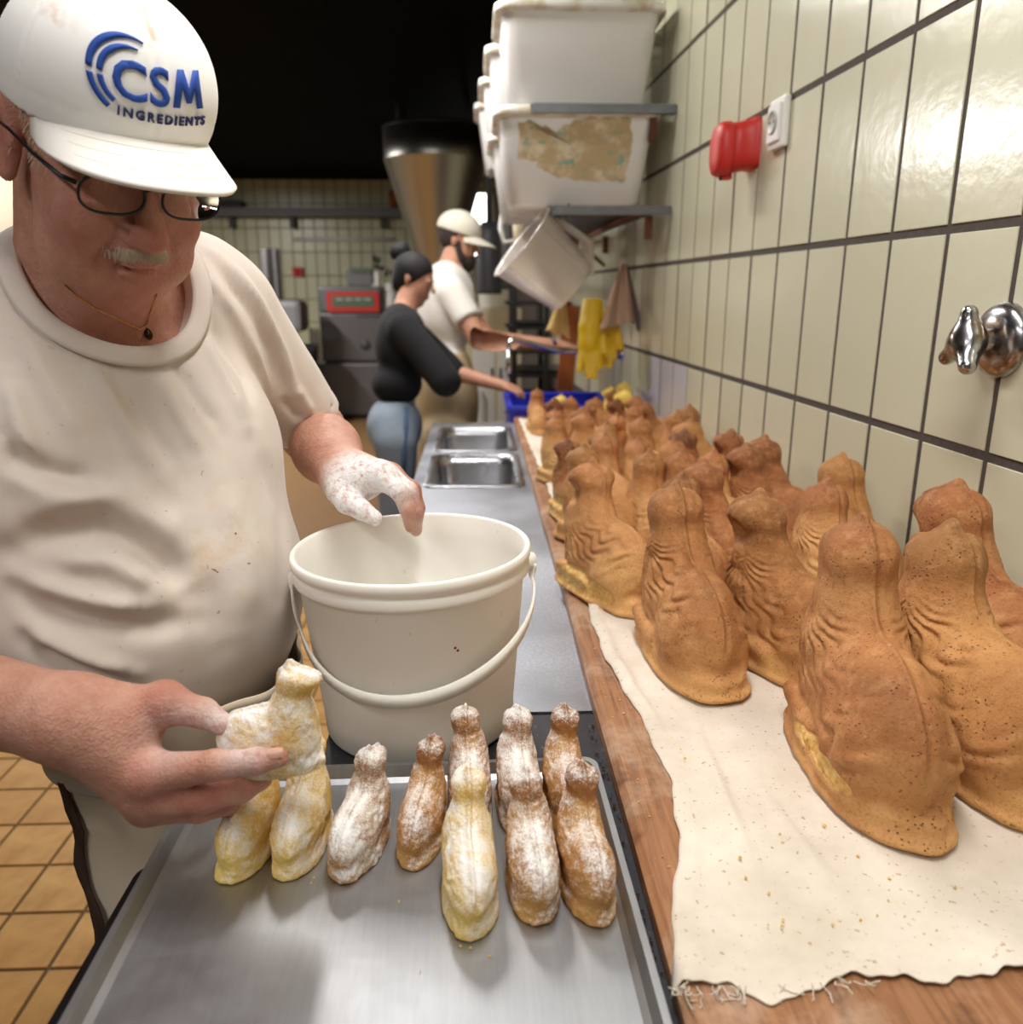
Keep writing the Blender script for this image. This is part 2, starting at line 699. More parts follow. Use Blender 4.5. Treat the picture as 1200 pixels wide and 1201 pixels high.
M['blue_thread'] = plain('blue_embroidery', srgb(24, 70, 158), 0.7)
M['navy_thread'] = plain('navy_embroidery', srgb(28, 40, 92), 0.7)
M['seam'] = plain('seam_stitch', srgb(214, 208, 200), 0.9)
M['strap'] = plain('brown_strap', srgb(70, 48, 36), 0.85, noise=0.3, scale=50)
M['black_cloth'] = plain('black_knit', srgb(13, 13, 16), 0.95)
M['denim'] = plain('light_denim', srgb(134, 146, 160), 0.9, noise=0.3, scale=14)
M['denim_dark'] = plain('denim_seam', srgb(70, 92, 124), 0.9)
M['apron_bg'] = plain('beige_apron', srgb(178, 158, 122), 0.9, noise=0.1)
M['belt'] = plain('leather_belt', srgb(36, 28, 26), 0.5)


def skin_mat(name, c0, c1, red):
    t = NT(name)
    c = t.mix(t.ramp(t.noise(34, 6, 0.7), [(0.3, 0.0), (0.7, 1.0)]), c0, c1)
    c = t.mix(t.ramp(t.noise(210, 3, 0.7), [(0.56, 0.0), (0.72, 0.30)]), c, red)
    c = t.mix(t.math('MULTIPLY', t.attr('red'), t.ramp(t.noise(40, 4), [(0.2, 0.45), (0.8, 1.0)])), c, red)
    fm = t.math('MULTIPLY', t.attr('flour'), t.ramp(t.noise(130, 5, 0.7), [(0.27, 0.0), (0.52, 1.0)]), True)
    c = t.mix(fm, c, srgb(242, 240, 240))
    t.col(c)
    t.set(rough=t.math('ADD', t.math('MULTIPLY', t.attr('flour'), 0.4), 0.5), sss=0.12)
    t.b.inputs['Subsurface Radius'].default_value = (0.012, 0.005, 0.003)
    t.b.inputs['Subsurface Scale'].default_value = 0.15
    t.bump(t.noise(95, 7, 0.75), 0.8, 0.0030).bump(t.voro(380), 0.45, 0.0010)
    return t.m


M['skin'] = skin_mat('ruddy_skin', srgb(180, 128, 104), srgb(212, 168, 146), srgb(178, 96, 80))
M['skin_bg'] = skin_mat('tan_skin', srgb(184, 134, 106), srgb(192, 142, 114), srgb(170, 110, 90))
M['nail'] = plain('fingernail', srgb(206, 160, 140), 0.35)
M['lip'] = plain('lip_skin', srgb(168, 98, 86), 0.5)
M['hair_grey'] = plain('grey_hair', srgb(214, 200, 176), 0.7)
M['hair_black'] = plain('black_hair', srgb(14, 11, 11), 0.75)
M['beard'] = plain('dark_beard', srgb(44, 32, 28), 0.85)
M['glasses'] = plain('dark_glasses_frame', srgb(44, 50, 52), 0.3, 0.7)
g_ = NT('lens_glass'); g_.col((1, 1, 1, 1)).set(rough=0.02, trans=1.0, ior=1.12); M['lens'] = g_.m
M['gold'] = plain('gold', srgb(196, 142, 70), 0.25, 1.0)
M['drip'] = plain('red_drip', srgb(124, 34, 36), 0.4)
M['garnet'] = plain('dark_stone', srgb(48, 18, 20), 0.1)
# plastics
t = NT('white_bucket_plastic')
c = t.mix(t.noise(9, 4), srgb(236, 232, 222), srgb(243, 240, 232))
t.col(t.mix(t.math('MULTIPLY', t.ramp(t.noise(70, 3), [(0.70, 0.0), (0.76, 1.0)]), 0.5), c, srgb(190, 170, 140))).set(rough=0.38, sss=0.05)
M['bucket'] = t.m
t = NT('white_tub_plastic')
c = t.mix(t.noise(3, 4), srgb(234, 233, 232), srgb(244, 243, 242))
t.col(c).set(rough=0.4)
M['tub'] = t.m
t = NT('tub_rim_plastic')
t.col(t.mix(t.ramp(t.noise(16, 5), [(0.45, 0.0), (0.65, 0.8)]), srgb(238, 236, 230), srgb(196, 174, 134))).set(rough=0.5)
M['tub_rim'] = t.m
t = NT('torn_paper_label')
pp = t.ramp(t.noise(14, 6, 0.7), [(0.38, 0.0), (0.52, 1.0)])
c = t.mix(pp, srgb(222, 208, 180), srgb(190, 168, 130))
c = t.mix(t.ramp(t.noise(17, 3, vec=t.mapped((1, 1, 1.8))), [(0.60, 0.0), (0.66, 0.7)]), c, srgb(96, 168, 152))
t.col(c).set(rough=0.9); M['label'] = t.m
M['red_plastic'] = plain('red_plastic', srgb(196, 42, 34), 0.48)
M['white_plastic'] = plain('white_plastic', srgb(232, 230, 224), 0.35)
M['cream_plastic'] = plain('cream_plastic', srgb(212, 200, 166), 0.5)
M['dark_hole'] = plain('dark_hole', srgb(20, 18, 18), 0.6)
M['socket_inner'] = plain('socket_inner', srgb(180, 178, 170), 0.4)
M['blue_plastic'] = plain('blue_plastic', srgb(34, 48, 178), 0.4)
M['yellow_rubber'] = plain('yellow_rubber', srgb(228, 190, 30), 0.45)
M['pink_cloth'] = plain('pinkish_cloth', srgb(196, 164, 142), 0.95, noise=0.12, scale=9)
M['grey_cloth'] = plain('grey_cloth', srgb(128, 110, 108), 0.95)
M['beige_cloth'] = plain('beige_cloth', srgb(206, 172, 112), 0.95, noise=0.12, scale=9)
M['orange_wood'] = plain('orange_brown_wood', srgb(150, 78, 26), 0.6, noise=0.25, scale=12)
M['green_screen'] = plain('green_display', srgb(86, 104, 84), 0.4)
j = NT('cloudy_clear_plastic'); j.col(srgb(214, 206, 194)).set(rough=0.3, trans=0.6, ior=1.2, alpha=0.75); M['jug'] = j.m
e = NT('lit_window'); e.col((1, 1, 1, 1)); e.b.inputs['Emission Color'].default_value = (1, 0.97, 0.9, 1); e.b.inputs['Emission Strength'].default_value = 5.0; M['lit'] = e.m
e = NT('lit_tube'); e.col((1, 1, 1, 1)); e.b.inputs['Emission Color'].default_value = LAMP_COL + (1,); e.b.inputs['Emission Strength'].default_value = 4.0; M['tube'] = e.m
e = NT('blue_led'); e.col(srgb(60, 50, 220)); e.b.inputs['Emission Color'].default_value = (0.12, 0.08, 1, 1); e.b.inputs['Emission Strength'].default_value = 0.8; M['led'] = e.m


def cake_mat():
    t = NT('baked_lamb_cake')
    rv = t.rand()
    n1 = t.noise(16, 6, 0.62)
    g = t.math('ADD', t.math('MULTIPLY', n1, 0.55), t.attr('toast'))
    g = t.math('ADD', g, t.math('MULTIPLY', t.math('SUBTRACT', rv, 0.5), 0.22))
    c = t.ramp(g, [(0.22, srgb(226, 176, 112)), (0.42, srgb(205, 150, 96)), (0.62, srgb(172, 112, 68)), (0.86, srgb(112, 64, 38))])
    c = t.mix(t.ramp(t.n('ShaderNodeObjectInfo').outputs['Random'], [(0.6, 0.0), (0.98, 0.35)]), c, srgb(222, 170, 98))
    pores = t.voro(230, vec=None)
    pm = t.ramp(pores, [(0.10, 1.0), (0.24, 0.0)])
    pmk = t.math('MULTIPLY', pm, t.ramp(t.noise(30, 3), [(0.45, 0.0), (0.62, 1.0)]))
    c = t.mix(t.math('MULTIPLY', pmk, 0.6), c, srgb(100, 54, 28))
    fine = t.ramp(t.noise(330, 3, 0.7), [(0.30, 1.0), (0.48, 0.0)])
    c = t.mix(t.math('MULTIPLY', fine, 0.38), c, srgb(104, 58, 30))
    c = t.mix(t.ramp(t.noise(48, 4, 0.7), [(0.50, 0.0), (0.75, 0.5)]), c, srgb(222, 172, 118))
    crumb = t.ramp(t.math('MULTIPLY', t.attr('crumb'), t.math('ADD', t.noise(75, 5, 0.7), 0.35)), [(0.42, 0.0), (0.72, 0.9)])
    c = t.mix(crumb, c, t.mix(t.ramp(t.noise(130, 4), [(0.35, 0.0), (0.65, 1.0)]), srgb(218, 158, 78), srgb(246, 214, 140)))
    t.col(c).set(rough=0.72, spec=0.3)
    t.bump(t.noise(110, 6, 0.75), 0.8, 0.003).bump(t.math('SUBTRACT', 1.0, pmk), 0.9, 0.003)
    return t.m


M['cake'] = cake_mat()
t = NT('pale_lamb_cake')
t.col(t.mix(t.noise(30), srgb(250, 226, 122), srgb(240, 200, 90))).set(rough=0.8).bump(t.noise(120, 4), 0.4, 0.002)
M['cake_pale'] = t.m


def sugar_mat(name, cake0, cake1, amount):
    t = NT(name)
    n1 = t.noise(40, 5, 0.65)
    c = t.ramp(t.math('ADD', t.math('MULTIPLY', n1, 0.6), t.attr('toast')), [(0.25, cake0), (0.75, cake1)])
    geo = t.n('ShaderNodeNewGeometry')
    sep = t.n('ShaderNodeSeparateXYZ')
    t.l(geo.outputs['Normal'], sep.inputs[0])
    grain = t.noise(620, 3, 0.7)
    patch = t.noise(32, 4, 0.6)
    a = t.math('ADD', t.math('MULTIPLY', sep.outputs['Z'], 0.15), t.math('MULTIPLY', patch, 0.6))
    a = t.math('ADD', a, t.math('MULTIPLY', grain, 0.5))
    a = t.math('ADD', a, t.math('MULTIPLY', t.math('SUBTRACT', t.rand(), 0.5), 0.12))
    s_ = t.ramp(a, [(amount, 0.0), (min(1.0, amount + 0.2), 1.0)])
    t.col(t.mix(s_, c, srgb(250, 248, 244))).set(rough=0.9, spec=0.15)
    t.bump(t.noise(420, 4, 0.7), 0.7, 0.0022)
    return t.m


M['sugar_brown'] = sugar_mat('sugared_brown_lamb', srgb(216, 166, 98), srgb(150, 96, 56), 0.52)
M['sugar_yellow'] = sugar_mat('sugared_yellow_lamb', srgb(246, 214, 124), srgb(232, 190, 100), 0.52)
M['crumb'] = plain('cake_crumb', srgb(226, 186, 104), 0.9)
M['crumb_dark'] = plain('burnt_crumb', srgb(70, 40, 22), 0.9)

# ================================================================== the room
WALL_A = R_(2.2026)                     # the tiled wall leans towards the counter's far end
WD = np.array([-math.sin(WALL_A), math.cos(WALL_A), 0])
WN = np.array([math.cos(WALL_A), math.sin(WALL_A), 0])
W_DIST = 0.715
W_ROT = WALL_A


def on_wall(x, y, off=0.0):
    """pixel -> (along, z, point) on the right wall's face"""
    d = ray(x, y)
    p = _C + d * (W_DIST - off) / (d @ WN)
    return float(p @ WD), float(p[2]), p


def wp(along, z, off=0.0):
    return WN * (W_DIST - off) + WD * along + np.array([0, 0, z])


def tile_mesh(name, w_, h_, t_, bev=0.0015):
    """tile in its own XZ plane, front face at y = 0 looking to -y, body behind"""
    b = bev
    hx, hz = w_ / 2, h_ / 2
    v = [(-hx + b, 0, -hz + b), (hx - b, 0, -hz + b), (hx - b, 0, hz - b), (-hx + b, 0, hz - b),
         (-hx, b, -hz), (hx, b, -hz), (hx, b, hz), (-hx, b, hz),
         (-hx, t_, -hz), (hx, t_, -hz), (hx, t_, hz), (-hx, t_, hz)]
    f = [(0, 1, 2, 3)]
    for a in (0, 4):
        f += [(a + i, a + 4 + i, a + 4 + (i + 1) % 4, a + (i + 1) % 4) for i in range(4)]
    return pmesh(name, v, f)


def wall_slab(name, p0, p1, z0, z1, thick, normal, mat, label=None):
    """vertical slab whose room-side face runs p0 -> p1; normal points away from the room"""
    p0, p1, nn = (np.array(list(q)[:2] + [0.0]) for q in (p0, p1, normal))
    mb = MB()
    v = []
    for z in (z0, z1):
        for q in (p0, p1, p1 + nn * thick, p0 + nn * thick):
            v.append(q + np.array([0, 0, z]))
    f = [(3, 2, 1, 0), (4, 5, 6, 7), (0, 1, 5, 4), (1, 2, 6, 5), (2, 3, 7, 6), (3, 0, 4, 7)]
    mb.add(v, f)
    return tag(mb.build(name, mat), kind='structure')


CEIL = 2.70
Y_BACK = 10.6
X_LEFT = -3.6
Y_FRONT = -1.6
fl = MB().box((-1.2, 4.5, -0.055), (5.4, 12.6, 0.1)).build('floor', M['floor_grout'])
tag(fl, 'ochre square tiled bakery floor with dark joints', kind='structure')
ce = MB().box((-1.2, 4.5, CEIL + 0.05), (5.4, 12.6, 0.1)).build('ceiling', M['ceiling'])
tag(ce, 'dark bakery ceiling', kind='structure')
TILE_T = 0.002
wr = wall_slab('wall_right', wp(-1.8, 0, -TILE_T), wp(Y_BACK + 0.2, 0, -TILE_T), 0, CEIL, 0.15, WN, M['grout'])
wr['label'] = 'right wall of tall cream glazed tiles with dark joints'
wb = wall_slab('wall_back', (X_LEFT, Y_BACK, 0), (0.5, Y_BACK, 0), 0, CEIL, 0.15, (0, 1, 0), M['grout_far'])
wb['label'] = 'far wall of pale green-cream tiles'
wl = wall_slab('wall_left', (X_LEFT, Y_FRONT, 0), (X_LEFT, Y_BACK, 0), 0, CEIL, 0.15, (-1, 0, 0), M['wall_plain'])
wf = wall_slab('wall_front', (X_LEFT, Y_FRONT, 0), (1.0, Y_FRONT, 0), 0, CEIL, 0.15, (0, -1, 0), M['wall_plain'])

# tiles of the right wall: 0.1535 x 0.298 grid, joint lines measured on the photograph
PW, PH = 0.1535, 0.298
tm = tile_mesh('wall_tile', PW - 0.011, PH - 0.013, TILE_T, 0.001)
tm.materials.append(M['tile'])
tmw = tm.copy(); tmw.materials.clear(); tmw.materials.append(M['tile_white'])
rt = random.Random(4)
for j in range(-2, 5):
    zc_ = 1.484 + (j + 0.5) * PH
    if zc_ + PH / 2 > CEIL: continue
    for i in range(-8, 33):
        al = 1.010 + (i + 0.5) * PW
        o = bpy.data.objects.new('wall_tile', tm)
        COL.objects.link(o)
        o.parent = wr
        p = wp(al, zc_)
        # tile front looks to -WN : local -y -> -WN
        o.location = p + WN * rt.uniform(-0.0006, 0.0006)
        o.rotation_euler = (rt.uniform(-.002, .002), 0, math.atan2(WN[1], WN[0]) - math.pi / 2 + rt.uniform(-.003, .003))
        if j == -2 and 9 <= i <= 11: o.data = tmw
# tiles of the far wall
fm_ = tile_mesh('far_wall_tile', 0.128, 0.268, 0.006)
fm_.materials.append(M['tile_far'])
for j in range(0, 8):
    for i in range(0, 29):
        x = -3.53 + (i + 0.5) * 0.14
        z = 2.70 - (j + 0.5) * 0.28
        o = bpy.data.objects.new('far_wall_tile', fm_)
        COL.objects.link(o); o.parent = wb
        o.location = (x, Y_BACK - 0.006, z)

# floor tiles, as far as they can be told apart
ftm = tile_mesh('floor_tile', 0.158, 0.158, 0.006, 0.0015)
ftm.materials.append(M['floor_tile'])
for i in range(0, 13):
    for j in range(0, 21):
        o = bpy.data.objects.new('floor_tile', ftm)
        COL.objects.link(o); o.parent = fl
        o.location = (-0.935 - 0.166 * 0.5 - (i - 4) * 0.166, 1.455 + (j - 3 + 0.5) * 0.166, 0.0)
        o.rotation_euler = (-math.pi / 2, 0, 0)
ft2 = MB().box((-1.6, 7.5, -0.003), (3.9, 6.1, 0.004)).build('far_floor', plain('darkened_far_floor', srgb(128, 96, 58), 0.7, noise=0.2, scale=6), fl)  # tile and joint tones blended, colour darkened to offset the strong far lamp
ft2['kind'] = 'stuff'
ft2['label'] = 'far part of the tiled floor'

# lamp housings
for i, (x, y, z, ln, e_, rz) in enumerate(LAMPS):
    r = empty('fluorescent_lamp', (x, y, z), ['ceiling lamp over the counter and sink', 'ceiling lamp over the lamb board',
              'ceiling lamp behind the baker', 'ceiling lamp by the far machine', 'short ceiling lamp between counter and aisle'][i], 'lamp', 'ceiling lamps', rz)
    MB().box((x, y, z + 0.045), (0.2, ln + 0.06, 0.07), rz).build('housing', M['white_plastic'], r)
    c_, s_ = math.cos(rz), math.sin(rz)
    for dx in (-0.045, 0.045):
        a = (x + c_ * dx + s_ * ln / 2, y + s_ * dx - c_ * ln / 2, z + 0.0185)
        b = (x + c_ * dx - s_ * ln / 2, y + s_ * dx + c_ * ln / 2, z + 0.0185)
        MB().tube([a, b], 0.013, 8).build('tube', M['tube'], r)
    for dy in (-ln / 3, ln / 3):
        MB().tube([(x - s_ * dy, y + c_ * dy, z + 0.08), (x - s_ * dy, y + c_ * dy, CEIL)], 0.008, 6).build('hanger', M['galv'], r)

# ================================================================== counter
ZC = 0.90
SIDE = -0.18
def wallx(y): return (W_DIST - WN[1] * y) / WN[0]
ct = empty('steel_counter', (0.2, 2.0, 0), 'stainless steel work counter with a sink along the tiled wall', 'counter')
# sink basins are real openings: front row of the top is cut around them
SK = [(-0.130, 0.105, 2.09, 2.50), (-0.130, 0.105, 2.58, 3.02)]
yb = [0.895, 2.09, 2.50, 2.58, 3.02, 3.16]
top = MB()
def slab(x0, x1, y0, y1, z0=ZC - 0.03, z1=ZC):
    top.box(((x0 + x1) / 2, (y0 + y1) / 2, (z0 + z1) / 2), (x1 - x0, y1 - y0, z1 - z0))
for y0, y1 in zip(yb[:-1], yb[1:]):
    xr = wallx(y1) - 0.012
    bs = [b for b in SK if abs(b[2] - y0) < 1e-6]
    if bs:
        slab(SIDE, bs[0][0], y0, y1); slab(bs[0][1], xr, y0, y1)
    else:
        slab(SIDE, xr, y0, y1)
top.build('worktop', M['counter'], ct)
for x0, x1, y0, y1 in SK:
    b = MB()
    D, t_ = 0.17, 0.004
    rim = 0.018
    # rounded-rectangle basin, lofted
    def rr(x0, x1, y0, y1, r, z, n=6):
        P = []
        for cx_, cy_, a0 in ((x1 - r, y1 - r, 0), (x0 + r, y1 - r, 90), (x0 + r, y0 + r, 180), (x1 - r, y0 + r, 270)):
            for k in range(n + 1):
                a = R_(a0 + 90 * k / n)
                P.append((cx_ + r * math.cos(a), cy_ + r * math.sin(a), z))
        return P
    rings = [rr(x0 - rim, x1 + rim, y0 - rim, y1 + rim, 0.03, ZC + 0.001), rr(x0 - rim, x1 + rim, y0 - rim, y1 + rim, 0.03, ZC + 0.004),
             rr(x0, x1, y0, y1, 0.045, ZC + 0.004), rr(x0 + 0.003, x1 - 0.003, y0 + 0.003, y1 - 0.003, 0.045, ZC - 0.03),
             rr(x0 + 0.012, x1 - 0.012, y0 + 0.012, y1 - 0.012, 0.05, ZC - D + 0.02), rr(x0 + 0.03, x1 - 0.03, y0 + 0.03, y1 - 0.03, 0.05, ZC - D)]
    n = len(rings[0])
    V = [p for r_ in rings for p in r_]
    F = [(i * n + k, i * n + (k + 1) % n, (i + 1) * n + (k + 1) % n, (i + 1) * n + k) for i in range(len(rings) - 1) for k in range(n)]
    F.append(tuple(range((len(rings) - 1) * n, len(rings) * n)))
    b.add(V, F, True)
    o = b.build('sink_basin', M['steel'], ct)
    MB().lathe([(0.0, 0.004), (0.026, 0.004), (0.03, 0.0)], ((x0 + x1) / 2, (y0 + y1) / 2, ZC - D + 0.001), 18).build('drain', M['chrome'], o)
fr = MB()
fr.box((SIDE + 0.012, 1.45, ZC - 0.11), (0.02, 1.1, 0.16))
fr.build('front_apron_panel', M['steel'], ct)
for (x, y) in ((SIDE + 0.04, 1.0), (SIDE + 0.04, 2.05), (SIDE + 0.04, 3.12), (0.5, 1.0), (0.5, 3.12)):
    MB().box((x, y, (ZC - 0.03) / 2), (0.045, 0.045, ZC - 0.03), bev=0.004).build('leg', M['steel'], ct)
MB().box((0.16, 2.05, 0.22), (0.62, 2.1, 0.02)).build('lower_shelf', M['steel'], ct)

st = empty('black_stove', (0.2, 0.2, 0), 'dark crumb-strewn steel stove top beside the steel counter', 'stove')
MB().box(((SIDE + 0.62) / 2, 0.345, ZC - 0.02), (0.62 - SIDE, 1.09, 0.04), bev=0.004).build('cooktop', M['stove'], st)
MB().box(((SIDE + 0.62) / 2 + 0.01, 0.345, (ZC - 0.04) / 2), (0.62 - SIDE - 0.06, 1.05, ZC - 0.042)).build('body', M['dark_grey'], st)
for k in range(4):
    MB().lathe([(0.0, 0.03), (0.018, 0.028), (0.022, 0.0)], (SIDE + 0.0, -0.05 + k * 0.2, ZC - 0.12), 14,
               R=np.array([[0, 0, -1], [0, 1, 0], [1, 0, 0.0]])).build('knob', M['black'], st)

# ================================================================== board, linen, blue crate
ZB = 0.924
bd = MB()
XB0, XB1 = 0.137, 0.585
nseg = 40
rb = np.random.RandomState(3)
Ys = np.linspace(0.18, 3.15, nseg + 1)
V, F = [], []
jit = np.cumsum(rb.normal(0, 0.0006, nseg + 1)); jit -= np.linspace(jit[0], jit[-1], nseg + 1)
for k, y in enumerate(Ys):
    e = jit[k]
    XB1 = wallx(y) - 0.012
    for (x, z) in ((XB0 + e, ZC + 0.0005), (XB0 + e - 0.0005, ZB - 0.006), (XB0 + 0.006 + e, ZB), (XB1 - 0.006, ZB), (XB1, ZB - 0.006), (XB1, ZC + 0.0005)):
        V.append((x, y, z))
for k in range(nseg):
    for q in range(6):
        F.append((k * 6 + q, k * 6 + (q + 1) % 6, k * 6 + 6 + (q + 1) % 6, k * 6 + 6 + q))
F.append((5, 4, 3, 2, 1, 0)); F.append(tuple(nseg * 6 + q for q in range(6)))
bd.add(V, [f[::-1] for f in F])
o = bd.build('proofing_board', M['board'], None, (XB0, 0.18, ZC))
tag(o, 'long worn wooden bakery board carrying the linen and lamb cakes', 'board')

# linen cloth with a ragged hem
def cloth():
    edge = [(0.40, 0.128), (0.455, 0.130), (0.50, 0.142), (0.56, 0.158), (0.62, 0.176), (0.70, 0.188), (0.78, 0.186), (0.86, 0.180), (0.92, 0.172),
            (0.98, 0.166), (1.06, 0.164), (1.2, 0.166), (1.35, 0.160), (1.6, 0.166), (1.9, 0.170), (2.3, 0.164), (2.7, 0.158), (3.08, 0.152)]
    ey = [a for a, b in edge]; ex = [b for a, b in edge]
    nx, ny = 150, 300
    V = np.zeros((ny + 1, nx + 1, 3))
    for j in range(ny + 1):
        s = j / ny
        for i in range(nx + 1):
            u = i / nx
            y0 = 0.458 + 0.004 * math.sin(u * 31) + 0.0022 * math.sin(u * 83 + 1) + 0.0012 * math.sin(u * 187) - 0.012 * math.exp(-((u - 0.13) / 0.05) ** 2)
            y = y0 + (3.08 - y0) * (s ** 1.35)
            xl = np.interp(y, ey, ex) + 0.0016 * math.sin(y * 55) + 0.0006 * math.sin(y * 150 + 2)
            x = xl + (wallx(y) - 0.022 - xl) * u
            V[j, i] = (x, y, 0)
    P = V.reshape(-1, 3)
    q = P * np.array([1, 0.7, 1])
    z = 0.0024 + 0.0016 * wnoise(q, 24, 5) + 0.0010 * wnoise(q, 70, 6)
    # rolled hem at the left edge and the front hem
    du = np.tile(np.linspace(0, 1, nx + 1), ny + 1) * 0.42
    dy = P[:, 1] - 0.458
    z += 0.007 * np.exp(-((du - 0.010) / 0.008) ** 2) * (0.6 + 0.6 * wnoise(P, 16, 8)).clip(0.1, 2)
    z += 0.0045 * np.exp(-((dy - 0.012) / 0.012) ** 2) * (0.6 + 0.5 * wnoise(P, 22, 9)).clip(0.1, 2)
    # two soft creases that run away from the viewer
    z += 0.005 * np.exp(-((P[:, 0] - 0.225 - 0.05 * (P[:, 1] - 0.5)) / 0.006) ** 2) * np.exp(-((P[:, 1] - 0.68) / 0.10) ** 2)
    z += 0.005 * np.exp(-((P[:, 0] - 0.29 + 0.1 * (P[:, 1] - 0.5)) / 0.008) ** 2) * np.exp(-((P[:, 1] - 0.60) / 0.06) ** 2)
    P[:, 2] = ZB + np.maximum(z, 0.0012)
    # the near left corner droops over the board's edge
    over = np.clip(XB0 + 0.004 - P[:, 0], 0, 1)
    P[:, 2] -= over * 1.6
    idx = np.arange((ny + 1) * (nx + 1)).reshape(ny + 1, nx + 1)
    Q = np.stack([idx[:-1, :-1], idx[:-1, 1:], idx[1:, 1:], idx[1:, :-1]], -1).reshape(-1, 4)
    return P, Q
P, Q = cloth()
me = np_mesh('linen_cloth', P, Q)
lc = link('linen_cloth', me, M['linen'])
md = lc.modifiers.new('thickness', 'SOLIDIFY'); md.thickness = 0.0011; md.offset = -1
tag(lc, 'cream linen cloth with frayed hem spread under the lamb cakes', 'cloth')
# loose threads at the corner
thr = MB()
rr_ = random.Random(8)
for k in range(26):
    x0 = rr_.uniform(0.128, 0.27) if k < 20 else rr_.uniform(0.13, 0.15)
    y0 = 0.452
    p = np.array([x0, y0 + 0.004, ZB + 0.004])
    pts = [p]
    dd = np.array([rr_.uniform(-0.4, 0.4), -1, 0])
    for s in range(5):
        dd = dd + np.array([rr_.uniform(-.7, .7), rr_.uniform(-.2, .5), rr_.uniform(-.3, .3)])
        p = p + dd / np.linalg.norm(dd) * rr_.uniform(0.002, 0.0055)
        p[2] = max(p[2], ZB + 0.001)
        pts.append(p)
    thr.tube(pts, 0.0005, 4, False)
o = thr.build('loose_threads', M['linen'], lc); o['kind'] = 'stuff'; o['label'] = 'frayed threads along the hem'

# blue plastic crate under the board's far end
cr = empty('blue_crate', (0.33, 3.45, 0), 'blue plastic crate at the far end of the lamb board', 'crate')
cx0, cx1, cy0, cy1, cz0, cz1 = 0.128, 0.53, 3.175, 3.60, 0.62, 0.955
w_ = 0.008
MB().box(((cx0 + cx1) / 2, (cy0 + cy1) / 2, cz0 + w_ / 2), (cx1 - cx0, cy1 - cy0, w_)).build('bottom', M['blue_plastic'], cr)
for (c, d) in ((((cx0 + cx1) / 2, cy0, (cz0 + cz1) / 2), (cx1 - cx0, w_, cz1 - cz0)), (((cx0 + cx1) / 2, cy1, (cz0 + cz1) / 2), (cx1 - cx0, w_, cz1 - cz0)),
               ((cx0, (cy0 + cy1) / 2, (cz0 + cz1) / 2), (w_, cy1 - cy0, cz1 - cz0)), ((cx1, (cy0 + cy1) / 2, (cz0 + cz1) / 2), (w_, cy1 - cy0, cz1 - cz0))):
    MB().box(c, d).build('side', M['blue_plastic'], cr)
rm = MB()
for (c, d) in ((((cx0 + cx1) / 2, cy0 - .006, cz1), (cx1 - cx0 + .03, .024, .02)), (((cx0 + cx1) / 2, cy1 + .006, cz1), (cx1 - cx0 + .03, .024, .02)),
               ((cx0 - .006, (cy0 + cy1) / 2, cz1), (.024, cy1 - cy0 + .03, .02)), ((cx1 + .006, (cy0 + cy1) / 2, cz1), (.024, cy1 - cy0 + .03, .02))):
    rm.box(c, d, bev=0.004)
rm.build('rim', M['blue_plastic'], cr)
for k in range(6):
    MB().box((cx0 + 0.04 + k * 0.065, cy0 - 0.008, (cz0 + cz1) / 2), (0.008, 0.012, cz1 - cz0 - 0.02)).build('rib', M['blue_plastic'], cr)
# stand for the crate
sd = empty('steel_stand', (0.33, 3.4, 0), 'low steel stand holding the blue crate', 'stand')
MB().box((0.33, 3.39, 0.605), (0.42, 0.44, 0.02)).build('top', M['steel'], sd)
for x in (0.14, 0.52):
    for y in (3.2, 3.58):
        MB().box((x, y, 0.2975), (0.03, 0.03, 0.595)).build('leg', M['steel'], sd)

# ================================================================== trays
def tray(name, x0, x1, y0, y1, z, hgt, mat, label, rz=0.0, wire=True):
    r = empty(name, ((x0 + x1) / 2, (y0 + y1) / 2, z), label, 'tray', None, rz)
    cx_, cy_ = (x0 + x1) / 2, (y0 + y1) / 2
    hx, hy = (x1 - x0) / 2, (y1 - y0) / 2
    def ring(ins, zz, rad, n=5):
        P = []
        for sx, sy, a0 in ((1, 1, 0), (-1, 1, 90), (-1, -1, 180), (1, -1, 270)):
            for k in range(n + 1):
                a = R_(a0 + 90 * k / n)
                P.append((sx * (hx - ins - rad) + rad * math.cos(a), sy * (hy - ins - rad) + rad * math.sin(a), zz))
        return P
    t_ = 0.0012
    rings = [ring(0.010, 0.0, 0.012), ring(0.0045, 0.003, 0.014), ring(0.0, hgt, 0.014), ring(-0.003, hgt + 0.001, 0.015), ring(-0.003, hgt - 0.003, 0.015),
             ring(-0.0045, hgt - 0.003, 0.0155), ring(-0.0045, hgt + 0.0025, 0.0155), ring(0.0012, hgt + 0.0025, 0.013), ring(0.006, 0.0045, 0.013), ring(0.0115, t_, 0.011)]
    rings = rings[::-1]
    n = len(rings[0])
    V = [p for q in rings for p in q]
    F = [(i * n + k, i * n + (k + 1) % n, (i + 1) * n + (k + 1) % n, (i + 1) * n + k) for i in range(len(rings) - 1) for k in range(n)]
    F = [f[::-1] for f in F]
    F.append(tuple(range(n)))
    F.append(tuple((len(rings) - 1) * n + k for k in range(n - 1, -1, -1)))
    me = pmesh('tray_pan', V, F)
    o = link('pan', me, mat, r)
    return r
tray('baking_tray', -0.300, 0.100, 0.0, 0.62, ZC + 0.0015, 0.004, M['tray_dark'], 'dark blackened baking tray under the shiny tray')
TRZ = ZC + 0.0090
tray('baking_tray', -0.283, 0.121, 0.14, 0.748, TRZ, 0.0125, M['tray'], 'shiny scratched aluminium baking tray with sugared lamb cakes', R_(1.0))

